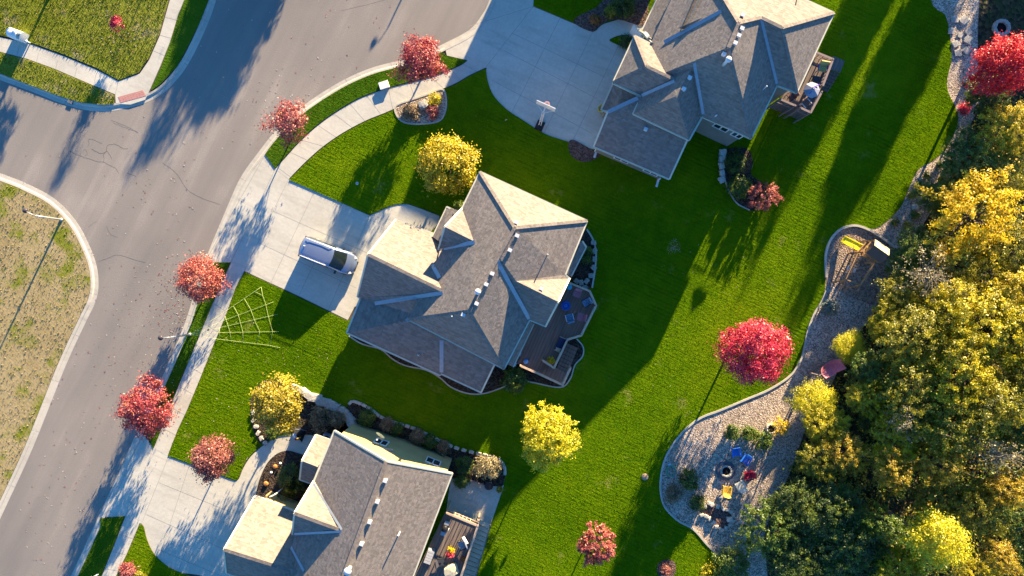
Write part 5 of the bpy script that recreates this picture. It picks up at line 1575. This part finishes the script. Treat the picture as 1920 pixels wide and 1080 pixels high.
tag(mb.build('marker_post', mt['white']), 'short white marker post beside the utility cabinet', 'marker post')
o = W(721, 161); o.z = .05
t = thing('utility_box', 'low white utility box on the verge near the round front bed', 'utility box', o, R(18))
mb = MB(); mb.box((0, 0, .12), (.85, .62, .24)); mb.build('body', mt['white'], t)
mb = MB(); mb.box((0, 0, .26), (.92, .7, .05), taper=.95); mb.build('lid', mt['white'], t)
o = W(132, 192); o.z = -.14
t = thing('drain_grate', 'dark drain inlet in the kerb of the upper left corner', 'drain', W(132, 191) + Vector((0, 0, -.01)), R(-22))
mb = MB(); mb.box((0, 0, .03), (.5, .3, .05)); mb.build('frame', mt['black'], t)
mb = MB()
for i in range(5): mb.box((-.2 + .1 * i, 0, .065), (.04, .28, .02))
mb.build('grate', mt['greymet'], t)
t = thing('mailbox', 'white mailbox post on the verge at the bottom left', 'mailbox', W(185, 1076) + Vector((0, 0, .05)), R(60))
mb = MB(); mb.beam((0, 0, 0), (0, 0, 1.05), .1); mb.build('post', mt['white'], t)
mb = MB(); mb.box((0, 0, 1.17), (.5, .24, .24)); mb.lathe([(.01, 0), (.12, .0), (.12, .02)], 10, (0, 0, 1.28)); mb.build('box', mt['white'], t)
mb = MB(); c = W(391, 618); mb.lathe([(.09, 0), (.09, .012), (.02, .016)], 12, (c.x, c.y, .006))
tag(mb.build('water_valve_cover', mt['black']), 'small dark valve cover in the pavement beside the rope web', 'valve cover')
mb = MB(); c = W(670, 344); mb.lathe([(.16, 0), (.16, .02), (.02, .03)], 12, (c.x, c.y, .055))
tag(mb.build('valve_lid', mt['greymet']), 'small pale valve lid in the front lawn above the middle driveway', 'valve lid')
t = thing('marker_flag', 'thin white marker stake in the shaded lawn by the north driveway', 'marker stake', W(947, 226) + Vector((0, 0, .05)))
mb = MB(); mb.beam((0, 0, 0), (.15, -.1, .7), .035); mb.build('stake', mt['white'], t)
mb = MB(); mb.box((.13, -.09, .62), (.14, .02, .1)); mb.build('flag', mt['white'], t)

# ------------------------------------------------------------------ silver minivan
o = W(621, 481); o.z = 0.0
t = thing('minivan', 'silver blue minivan parked on the middle driveway', 'minivan', o, R(-21.5))
paint = plain('silver_blue_paint', (.24, .29, .40), .25, .04, 1.0, metal=.55, spec=.6, coat=.6)
ST_ = [(-2.56, .66, .56, .80, .70), (-2.53, .88, .80, 1.05, .92), (-2.45, .95, .86, 1.50, .98), (-2.28, .98, .88, 1.70, 1.0), (-1.7, 1.0, .89, 1.77, 1.0), (-.6, 1.0, .90, 1.79, 1.0), (.2, 1.0, .88, 1.77, 1.0), (.62, 1.0, .84, 1.70, 1.0),
       (1.18, 1.0, .88, 1.40, 1.0), (1.68, .99, .90, 1.12, .98), (1.9, .97, .84, 1.03, .92), (2.15, .93, .76, .95, .86), (2.36, .85, .62, .82, .76), (2.5, .68, .46, .68, .62), (2.57, .44, .30, .52, .48)]
def sect(x, w, wt, top, belt):
    h = [(0, top), (wt * .5, top - .012), (wt * .86, top - .045), (wt, top - .12 if top > 1.2 else top - .05), (w * .985, belt), (w, belt * .72), (w * .98, .42), (w * .93, .24)]
    cv = .26 * min(1, max(0, (x - .2) / .5)) - .2 * min(1, max(0, (-1.9 - x) / .4))      # bowed nose and tail
    return [(x - cv * y * y, y, z) for y, z in h[::-1]] + [(x - cv * y * y, -y, z) for y, z in h[1:]]
S_ = [sect(*q) for q in ST_]; k = len(S_[0])
mb = MB(); mb.add([p for s_ in S_ for p in s_], [(i * k + j, i * k + j + 1, (i + 1) * k + j + 1, (i + 1) * k + j)[::-1] for i in range(len(S_) - 1) for j in range(k - 1)], 0, True)
mb.add(S_[0], [tuple(range(k))]); mb.add(S_[-1], [tuple(range(k))[::-1]])
mb.build('body', paint, t)
def patch(i0, i1, j0, j1, off, name, mat):
    m_ = MB(); rows = []
    for i in range(i0, i1 + 1):
        for j in range(j0, j1 + 1):
            p = Vector(S_[i][j]); c = Vector((p.x, 0, .6)); n_ = (p - c); n_.x = .25 if p.x > .5 else 0; rows.append(p + n_.normalized() * off)
    w_ = j1 - j0 + 1
    m_.add(rows, [(a * w_ + b, a * w_ + b + 1, (a + 1) * w_ + b + 1, (a + 1) * w_ + b)[::-1] for a in range(i1 - i0) for b in range(w_ - 1)], 0, True)
    return m_.build(name, mat, t)
dg = plain('dark_windscreen', (.012, .02, .02), .12, .2, 2, spec=.6)
patch(7, 9, 5, 9, .012, 'windshield', dg)
patch(3, 7, 3, 4, .012, 'side_window', dg); patch(3, 7, 10, 11, .012, 'side_window', dg); patch(1, 2, 4, 10, .012, 'rear_window', dg)
for sy in (-1, 1):
    mb = MB(); mb.tube([(-2.1, sy * .78, 1.76), (-1.9, sy * .78, 1.82), (.1, sy * .78, 1.82), (.3, sy * .78, 1.75)], .028, 6); mb.build('roof_rail', mt['offwhite'], t)
    mb = MB(); mb.box((1.1, sy * 1.08, 1.08), (.16, .24, .17)); mb.build('side_mirror', flat('dark_mirror', (.05, .05, .06)), t)
    mb = MB(); mb.box((2.22, sy * .68, .74), (.26, .2, .14), -sy * .6, taper=.8); mb.build('headlight', flat('lamp_glass', (.7, .68, .62), .15), t)
    mb = MB(); mb.box((-2.34, sy * .86, 1.05), (.1, .12, .5)); mb.build('tail_light', flat('tail_red', (.16, .012, .014), .2), t)
    for x in (-1.55, 1.6):
        mb = MB(); mb.tube([(x, sy * .78, .33), (x, sy * .995, .33)], .33, 18); w_ = mb.build('wheel', flat('tyre', (.02, .02, .02), .9), t)
        mb = MB(); mb.tube([(x, sy * .99, .33), (x, sy * 1.01, .33)], .2, 14); mb.build('rim', mt['greymet'], w_)
mb = MB(); mb.box((2.5, 0, .48), (.12, .9, .18)); mb.build('grille', mt['black'], t)
t.scale = (1.05, 1.08, 1.02)
mb = MB(); mb.tube([(-2.0, .1, 1.76), (-2.05, .1, 1.86)], .05, 8); mb.build('antenna', mt['offwhite'], t)

# ------------------------------------------------------------------ decks
def poly_h(px, h, o): return [((W(x, y, h) - o).x, (W(x, y, h) - o).y) for x, y in px]


def deck(name, label, c, floor, h, rails, mat, railmat, rh=.95):
    o = W(*c); o.z = 0
    t = thing(name, label, 'deck', o)
    mb = MB(); mb.prism(poly_h(floor, h, o), h - .25, h); mb.build('deck_floor', mat, t)
    for ln in rails:
        mb = MB()
        pts = [W(x, y, h + rh) - o for x, y in ln]
        for a, b in zip(pts, pts[1:]):
            mb.beam(a, b, .18, .06); mb.beam(a - Vector((0, 0, rh - .12)), b - Vector((0, 0, rh - .12)), .06, .06)
            n_ = max(2, int((b - a).length / .35))
            for i in range(n_ + 1):
                q = a.lerp(b, i / n_); mb.beam(q, q - Vector((0, 0, rh)), .05)
        for q in pts: mb.beam(q + Vector((0, 0, .05)), Vector((q.x, q.y, 0)), .13)
        mb.build('railing', mt[railmat], t)
    return t, o


def stairs(t, o, a0, a1, b0, b1, h0, h1, n, mat, name='stairs'):
    """treads between edge a0-a1 at height h0 and edge b0-b1 at height h1 (pixel corners)"""
    mb = MB()
    A0, A1, B0, B1 = W(*a0, h0) - o, W(*a1, h0) - o, W(*b0, h1) - o, W(*b1, h1) - o
    for i in range(n):
        f0, f1 = i / n, (i + 1) / n - .015
        z = h0 + (h1 - h0) * (i + .5) / n
        q = [A0.lerp(B0, f0), A1.lerp(B1, f0), A1.lerp(B1, f1), A0.lerp(B0, f1)]
        mb.prism([(v.x, v.y) for v in q], max(0, z - .2), z)
    mb.build(name, mat, t)


t, o = deck('deck', 'sunlit cornered brown deck behind the middle house', (1040, 600), [(1062, 528), (1105, 546), (1117, 573), (1090, 628), (1064, 636), (1037, 690), (1016, 679), (1007, 698), (976, 684), (965, 680), (995, 605), (1022, 612)], 1.35,
         [[(1064, 529), (1106, 546), (1118, 573), (1090, 629), (1064, 637), (1039, 690), (1018, 676)], [(976, 686), (1008, 700), (1055, 722), (1070, 690)]], mt['deck'], 'rail')
stairs(t, o, (1016, 679), (1007, 698), (1034, 687), (1025, 706), 1.2, .75, 3, mt['deck'])
mb = MB(); mb.prism(poly_h([(1034, 687), (1044, 690), (1064, 700), (1054, 720), (1025, 706)], .7, o), .5, .7); mb.build('landing', mt['deck'], t)
stairs(t, o, (1044, 690), (1065, 700), (1062, 642), (1084, 652), .6, .15, 7, mt['deck'])
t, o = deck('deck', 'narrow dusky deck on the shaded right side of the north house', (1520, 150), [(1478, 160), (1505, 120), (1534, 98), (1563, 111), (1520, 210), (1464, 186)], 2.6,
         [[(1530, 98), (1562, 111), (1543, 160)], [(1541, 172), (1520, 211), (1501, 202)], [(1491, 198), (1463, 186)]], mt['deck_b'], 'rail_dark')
mb = MB()
for a, b in (((1534, 99), (1562, 112)), ((1562, 112), (1519, 209)), ((1519, 209), (1465, 187))):
    A, B = W(a[0], a[1], 2.6) - o, W(b[0], b[1], 2.6) - o
    n_ = int((B - A).length / .14)
    for i in range(n_):
        q = A.lerp(B, (i + .5) / n_); mb.box((q.x, q.y, 1.2), (.132, .04, 2.4), math.atan2(B.y - A.y, B.x - A.x))
mb.build('skirting', mt['deck_b'], t)
mb = MB(); mb.prism(poly_h([(1563, 105), (1584, 114), (1576, 136), (1553, 128)], 1.4, o), 1.2, 1.4); mb.build('landing', mt['deck_b'], t)
stairs(t, o, (1553, 130), (1574, 138), (1537, 166), (1552, 173), 1.2, .2, 6, mt['deck_b'])
t, o = deck('deck', 'weathered deck with furniture beside the south house', (850, 1020), [(836, 958), (897, 985), (855, 1110), (775, 1085)], 2.2,
         [[(838, 962), (896, 986), (858, 1100)]], mt['deck_b'], 'rail')
stairs(t, o, (895, 974), (918, 985), (858, 1098), (885, 1106), 2.0, .1, 15, mt['rail'])
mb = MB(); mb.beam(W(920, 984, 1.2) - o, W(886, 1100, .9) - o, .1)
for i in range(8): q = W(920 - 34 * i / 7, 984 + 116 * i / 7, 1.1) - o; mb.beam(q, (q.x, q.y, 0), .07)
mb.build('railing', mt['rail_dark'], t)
slab('patio', [(846, 892), (945, 910), (920, 984), (836, 962)], -.05, .07, mt['concrete'])


def lounge(name, label, px, py, h, rz, mat, frame, group=None, cat='patio chair', w=.62, sc=1.0):
    p = W(px, py, h)
    t = thing(name, label, cat, p, rz, group)
    mb = MB(); mb.box((0, 0, .40), (w, .6, .1)); mb.build('seat', mat, t)
    mb = MB(); mb.box((0, .36, .68), (w, .1, .6), tilt=(-.3, 0)); mb.build('backrest', mat, t)
    for s_ in (-1, 1):
        mb = MB(); mb.box((s_ * (w / 2 + .03), 0, .58), (.06, .6, .04)); mb.beam((s_ * (w / 2 + .03), .2, .2), (s_ * (w / 2 + .03), .2, .58), .04); mb.build('armrest', frame, t)
        for yy in (-.27, .27):
            mb = MB(); mb.beam((s_ * (w / 2), yy, 0), (s_ * (w / 2), yy, .38), .05); mb.build('leg', frame, t)
    return t


pinkc = flat('dusty_pink', (.40, .16, .20), .7); patt = plain('blue_pattern_cloth', (.12, .20, .30), .8, .7, 9)
lounge('patio_chair', 'pink patio chair near the turquoise stool on the middle deck', 1081, 551, 1.35, R(-20), pinkc, mt['rail_dark'])
lounge('patio_chair', 'pink patio chair nearest the railing bend of the middle deck', 1088, 573 + 21, 1.35, R(-105), pinkc, mt['rail_dark'])
lounge('patio_chair', 'blue patterned chair between the two pink ones', 1098, 567, 1.35, R(-60), patt, mt['black'])
lounge('patio_chair', 'blue patterned chair with a cream cushion near the house', 1067, 595, 1.35, R(-165), patt, mt['offwhite'])
t = thing('fire_table', 'round deep blue fire table in the middle of the deck chairs', 'fire table', W(1060, 573, 1.35))
mb = MB(); mb.lathe([(.12, 0), (.35, .05), (.3, .3), (.46, .38), (.46, .42), (.26, .43), (.22, .38)], 22); mb.build('bowl', flat('deep_blue', (.015, .07, .30), .35), t)
mb = MB(); mb.lathe([(.22, .40), (.15, .44), (.01, .44)], 12); mb.build('burner', flat('blue_glass', (.02, .12, .45), .2), t)
mb = MB(); mb.lathe([(.24, 0), (.25, .25), (.25, .42), (.2, .45), (.01, .45)], 18, tuple(W(1067, 538, 1.35)))
tag(mb.build('stool', flat('turquoise', (.05, .42, .55), .4)), 'round turquoise stool at the bright roof edge of the middle deck', 'stool')
t = thing('loveseat', 'navy deck loveseat with a cream pillow against the railing', 'loveseat', W(1049, 645, 1.35), R(-114))
navy = flat('navy_cushion', (.025, .035, .09), .8)
mb = MB(); mb.box((0, 0, .3), (1.25, .55, .2)); mb.build('seat', navy, t)
mb = MB(); mb.box((0, .32, .55), (1.25, .12, .5), tilt=(-.2, 0)); mb.build('backrest', navy, t)
for s_ in (-1, 1):
    mb = MB(); mb.box((s_ * .66, 0, .4), (.07, .6, .06)); mb.beam((s_ * .66, -.25, 0), (s_ * .66, -.25, .4), .06); mb.beam((s_ * .66, .25, 0), (s_ * .66, .25, .4), .06); mb.build('armrest', mt['rail'], t)
mb = MB(); mb.box((.48, .05, .47), (.3, .5, .14), .1, taper=.8); mb.build('pillow', flat('cream_cushion', (.45, .36, .25), .8), t)


def grill(name, label, px, py, h, rz):
    t = thing(name, label, 'grill', W(px, py, h), rz)
    mb = MB(); mb.box((0, 0, .42), (.62, .5, .75)); mb.build('cart', mt['black'], t)
    mb = MB(); mb.lathe([(.32, 0), (.31, .12), (.22, .22), (.02, .25)], 14, (0, 0, .8), sx=1.0, sy=.8); mb.build('lid', mt['black'], t)
    mb = MB(); mb.tube([(-.2, -.33, .88), (.2, -.33, .88)], .025, 6); mb.build('handle', mt['offwhite'], t)
    for s_ in (-1, 1):
        mb = MB(); mb.box((s_ * .5, 0, .78), (.34, .42, .04)); mb.build('side_shelf', mt['greymet'], t)
    return t


grill('grill', 'black grill with pale shelf against the wall on the middle deck', 968, 671, 1.35, R(-114))
mb = MB(); c = W(986, 677, 1.35); mb.lathe([(.2, 0), (.22, .3), (.24, .36), (.2, .40), (.01, .40)], 14, tuple(c))
tag(mb.build('bucket', flat('blue_bucket', (.10, .25, .52), .4)), 'pale blue bucket on the sunlit boards by the black grill', 'bucket')


def pot(name, label, px, py, h, rp, hp, potmat, leaf, seed, hl=.35, cat='potted plant', rl=1.5):
    t = thing(name, label, cat, W(px, py, h))
    mb = MB(); mb.lathe([(rp * .7, 0), (rp, hp), (rp * 1.08, hp), (rp * .9, hp - .04), (.01, hp - .05)], 16); mb.build('pot', potmat, t)
    if leaf:
        me, _ = leaf_mesh('plant', LM[leaf], (rp * rl, rp * rl, hl), 22, 26, .12, .08, seed, hp + hl * .5, .4, .2, 0, -.8)
        link('plant', me, t)
    return t


pot('potted_plant', 'yellow leaved potted plant in the corner of the middle deck stairs', 1033, 674, 1.35, .22, .35, mt['cedar'], 'yellow', 501)
pot('planter_pot', 'round empty dark pot on the rock path above the middle deck', 1096, 541, .07, .3, .3, mt['stone'], None, 502, cat='pot')
grill('grill', 'black grill in the shade of the house on the weathered south deck', 836, 985, 2.2, R(70))
lounge('patio_chair', 'striped lounge chair with white head cushion on the south deck', 867, 1018, 2.2, R(-70), plain('grey_stripe_cloth', (.28, .28, .30), .8, .4, 8), mt['black'], w=.7)
mb = MB(); mb.box((0, 0, 0), (.25, .75, .16), taper=.8)
o_ = tag(mb.build('head_cushion', mt['white'], None, W(872, 1014, 3.0)), 'long white cushion lying on the striped lounge chair', 'cushion'); o_.rotation_euler = (0, 0, R(30))
pot('potted_plant', 'yellow flowering pot on the south deck beside the red one', 847, 1028, 2.2, .18, .3, mt['black'], 'yellow', 503, .25)
pot('potted_plant', 'round bright red flowering pot on the south deck', 845, 1036, 2.2, .2, .3, mt['black'], 'crimson', 504, .25)
pot('potted_plant', 'small orange potted plant by the stair rail of the south deck', 870, 1046, 2.2, .14, .25, mt['black'], 'orange', 505, .2)
t = thing('covered_table', 'cream covered heap of furniture at the bottom of the south deck', 'covered furniture', W(846, 1066, 2.2), R(20))
mb = MB(); rock_mesh(mb, (0, 0, .35), (1.1, .9, .75), 510, 2, jag=.2); mb.build('cover', flat('cream_cover', (.55, .47, .32), .8), t)
lounge('patio_chair', 'dark metal chair near the pots on the south deck', 828, 1050, 2.2, R(100), flat('dark_mesh', (.05, .05, .06)), mt['black'])
t = thing('storage_bench', 'grey slatted storage bench against the house wall on the south deck', 'bench', W(806, 1040, 2.2), R(-110))
mb = MB(); mb.box((0, 0, .25), (1.3, .6, .5)); mb.build('chest', flat('grey_board', (.25, .25, .27), .8), t)
mb = MB()
for i in range(5): mb.box((-.5 + .25 * i, 0, .53), (.22, .62, .05))
mb.build('lid', flat('pale_grey_board', (.42, .42, .44), .8), t)
t = thing('garden_bench', 'dark wooden bench on the patio under the straw coloured shrub', 'bench', W(893, 905) + Vector((0, 0, .07)), R(-20))
mb = MB()
for i in range(3): mb.box((0, -.15 + .15 * i, .42), (1.3, .12, .04))
mb.build('seat', mt['rail'], t)
mb = MB()
for i in range(2): mb.box((0, .28, .6 + .17 * i), (1.3, .04, .12))
mb.build('backrest', mt['rail_dark'], t)
for sx in (-.6, .6):
    for sy in (-.18, .26):
        mb = MB(); mb.beam((sx, sy, 0), (sx, sy, .8 if sy > 0 else .42), .06); mb.build('leg', mt['rail_dark'], t)
pot('planter_pot', 'large dark pot at the end of the patio bench', 917, 908, .07, .38, .5, mt['black'], None, 506, cat='pot')
pot('planter_pot', 'green potted plant on the patio corner by the lawn', 937, 915, .07, .26, .4, mt['black'], 'olive', 507, .2, rl=1.0)
# furniture of the north deck
t = thing('patio_umbrella', 'folded back grey umbrella with violet trim on the north deck', 'umbrella', W(1505, 180, 2.6))
mb = MB(); mb.tube([(0, 0, 0), (0, 0, 2.0)], .03, 8); mb.build('pole', mt['greymet'], t)
mb = MB(); n = 8; vs = [(0, 0, 2.15)] + [(.72 * math.cos(2 * math.pi * i / n), .72 * math.sin(2 * math.pi * i / n), 1.72 + .05 * (i % 2)) for i in range(n)]
mb.add(vs, [(0, 1 + i, 1 + (i + 1) % n) for i in range(n)]); mb.add([(v[0], v[1], v[2] - .02) for v in vs], [(0, 1 + (i + 1) % n, 1 + i) for i in range(n)])
mb.build('canopy', flat('grey_canvas', (.27, .27, .32), .8), t)
mb = MB(); mb.beam((-.1, .1, 2.1), (.55, .42, 1.95), .08, .05); mb.beam((.1, .05, 2.12), (-.3, -.4, 1.9), .06, .04); mb.build('trim', flat('violet_cloth', (.16, .08, .42), .7), t)
lounge('lounge_chair', 'chair with a yellow and violet towel on the north deck', 1538, 131, 2.6, R(-10), flat('yellow_towel', (.52, .43, .16), .9), flat('violet_cloth', (.16, .08, .42)), w=.75)
lounge('patio_chair', 'dark chair below the towel chair on the north deck', 1526, 152, 2.6, R(170), flat('dark_mesh', (.05, .05, .06)), mt['black'])
lounge('patio_chair', 'grey cushioned chair beside the umbrella on the north deck', 1521, 165, 2.6, R(160), flat('grey_cushion', (.22, .22, .25), .8), mt['black'])
lounge('patio_chair', 'brown wicker chair under the corner of the north deck railing', 1507, 197, 2.6, R(40), flat('brown_wicker', (.20, .12, .09), .8), mt['offwhite'])
lounge('patio_chair', 'dim reddish chair at the wall end of the north deck', 1480, 183, 2.6, R(-60), flat('dim_red_wicker', (.18, .09, .08), .8), mt['black'])
t = thing('doormat', 'brown mat at the top end of the north deck', 'mat', W(1549, 118, 2.6), R(-24))
mb = MB(); mb.box((0, 0, .015), (.95, .6, .02)); mb.build('pile', flat('brown_mat', (.16, .10, .07), .95), t)
mb = MB(); mb.box((0, .29, .028), (.95, .04, .008)); mb.box((0, -.29, .028), (.95, .04, .008)); mb.build('hem', mt['black'], t)

# ------------------------------------------------------------------ round the south house
t = thing('satellite_dish', 'pale blue satellite dish on the yellow wall of the south house', 'satellite dish', W(714, 815, 4.6))
mb = MB(); mb.tube([(-.05, -.6, -.5), (0, -.1, 0)], .035, 8); mb.build('mast', mt['greymet'], t)
mb = MB(); n = 16; vs = [(0, 0, 0)]
T = Matrix.Rotation(R(-35), 3, 'Z') @ Matrix.Rotation(R(55), 3, 'X')
for rr, z in ((.22, .02), (.38, .07)):
    vs += [(rr * 1.15 * math.cos(2 * math.pi * i / n), rr * math.sin(2 * math.pi * i / n), z) for i in range(n)]
vs = [T @ Vector(v) for v in vs]
fs = [(0, 1 + i, 1 + (i + 1) % n) for i in range(n)] + [(1 + i, 1 + n + i, 1 + n + (i + 1) % n, 1 + (i + 1) % n) for i in range(n)]
mb.add(vs, fs, 0, True); mb.build('dish', flat('pale_blue_metal', (.32, .48, .62), .4), t)
mb = MB(); mb.tube([T @ Vector((0, -.36, .06)), T @ Vector((0, -.1, .5))], .02, 6); mb.box(T @ Vector((0, -.08, .52)), (.1, .1, .14)); mb.build('feed_arm', mt['offwhite'], t)
for i, (x, y, s_) in enumerate(((500, 906, .24), (517, 874, .21))):
    t = thing('pumpkin', ['larger orange pumpkin at the driveway end of the front entry bed', 'smaller orange pumpkin higher up in the front entry bed'][i], 'pumpkin', W(x, y) + Vector((0, 0, .07)))
    mb = MB(); nn_ = 20
    prof = [(.05, 0), (.7, .08), (1, .4), (.85, .7), (.3, .8), (.05, .74)]
    vs = [(s_ * r_ * (1 + .06 * math.cos(8 * 2 * math.pi * k_ / nn_)) * math.cos(2 * math.pi * k_ / nn_), s_ * r_ * (1 + .06 * math.cos(8 * 2 * math.pi * k_ / nn_)) * math.sin(2 * math.pi * k_ / nn_), s_ * z_) for r_, z_ in prof for k_ in range(nn_)]
    mb.add(vs, [(a * nn_ + b, a * nn_ + (b + 1) % nn_, (a + 1) * nn_ + (b + 1) % nn_, (a + 1) * nn_ + b) for a in range(5) for b in range(nn_)], 0, True)
    mb.build('fruit', flat('pumpkin_orange', (.52, .20, .05), .5), t)
    mb = MB(); mb.tube([(0, 0, s_ * .7), (.03, .02, s_ * 1.1)], .025, 6); mb.build('stem', mt['bark'], t)
for i, (x, y) in enumerate(((511, 884), (528, 867))):
    mb = MB(); c = W(x, y); mb.tube([(c.x, c.y, .06), (c.x, c.y, .28)], .025, 6); mb.lathe([(.06, .26), (.12, .32), (.12, .36), (.02, .42)], 10, (c.x, c.y, 0))
    tag(mb.build('path_light', mt['white']), ['white path light beside the larger pumpkin', 'white path light at the top of the front entry bed'][i], 'path light')
t = thing('fabric_canopy', 'black pointed fabric canopy beside the south front walk', 'canopy', W(564, 812) + Vector((0, 0, .05)))
blk = flat('black_cloth', (.012, .013, .018), .85)
mb = MB(); vs = [(-.62, .35, .1), (.6, .3, .1), (.15, -.85, .08), (.0, .0, 1.15), (0, .55, .15)]
mb.add(vs, [(0, 2, 3), (2, 1, 3), (1, 4, 3), (4, 0, 3)]); mb.build('cloth', blk, t)
mb = MB(); mb.tube([(-.62, .3, .1), (-.4, .5, .75), (0, .58, .95), (.4, .48, .75), (.6, .25, .1)], .025, 6); mb.build('hoop', mt['greymet'], t)
mb = MB(); c = W(556, 815); rock_mesh(mb, (c.x, c.y, .28), (.42, .45, .4), 520, 1); tag(mb.build('cloth_bundle', flat('white_blue_cloth', (.5, .58, .7), .8)), 'bluish white cloth bundle left of the black canopy', 'bundle')
mb = MB(); c = W(559, 821); rock_mesh(mb, (c.x, c.y, .22), (.46, .26, .3), 521, 1, rz=.5); tag(mb.build('cloth_bundle', flat('red_cloth', (.5, .02, .04), .8)), 'small red cloth bundle beside the bluish white one', 'bundle')
t = thing('downspout', 'white downspout elbow at the garage corner of the south house', 'downspout', W(505, 932, 2.6))
mb = MB(); mb.tube([(0, 0, 0), (.35, .12, -.2), (.45, .16, -.7)], .06, 8); mb.build('elbow', mt['white'], t)
mb = MB(); mb.tube([(.45, .16, -.7), (.45, .16, -2.5)], .05, 8); mb.build('pipe', mt['white'], t)
t = thing('air_conditioner', 'pale blue grey air conditioner unit beside the south house porch', 'air conditioner', W(616, 819) + Vector((0, 0, .05)), R(-20))
mb = MB(); mb.box((0, 0, .35), (.8, .7, .7)); mb.build('casing', flat('blue_grey_metal', (.3, .35, .42), .5), t)
mb = MB(); mb.lathe([(.3, .70), (.3, .73), (.05, .74)], 16); mb.build('fan_grille', mt['black'], t)
for x, y, hh in ((1114, 286, 3.0), (1231, 340, 3.0)):
    pass
mb = MB(); c = W(1116, 290); mb.box((c.x, c.y, .12), (.2, .62, .12), R(-20)); mb.box((c.x + .1, c.y + .28, .5), (.14, .12, .9), R(-24))
tag(mb.build('downspout', mt['offwhite']), 'pale downspout foot at the driveway corner of the north garage', 'downspout')
mb = MB(); c = W(1232, 344); mb.box((c.x, c.y, .12), (.2, .7, .12), R(-15)); mb.box((c.x + .08, c.y + .32, .5), (.14, .12, .9), R(-24))
tag(mb.build('downspout', mt['offwhite']), 'pale downspout foot at the lower corner of the north garage', 'downspout')
t = thing('coiled_hose', 'yellow coiled hose at the garage corner of the north driveway', 'hose', W(1127, 205) + Vector((0, 0, .01)))
mb = MB(); mb.tube([(.3 * math.cos(a * .5), .3 * math.sin(a * .5), .04 + .01 * a) for a in range(30)], .05, 6); mb.build('coil', flat('yellow_hose', (.5, .42, .02), .5), t)
mb = MB(); mb.box((0, .0, .12), (.16, .16, .24)); mb.build('reel', mt['black'], t)
# pond rocks by the bay
for i, (x, y) in enumerate(((1113, 455), (1115, 470), (1115, 486), (1113, 502), (1108, 517), (1100, 527), (1090, 530), (1081, 527))):
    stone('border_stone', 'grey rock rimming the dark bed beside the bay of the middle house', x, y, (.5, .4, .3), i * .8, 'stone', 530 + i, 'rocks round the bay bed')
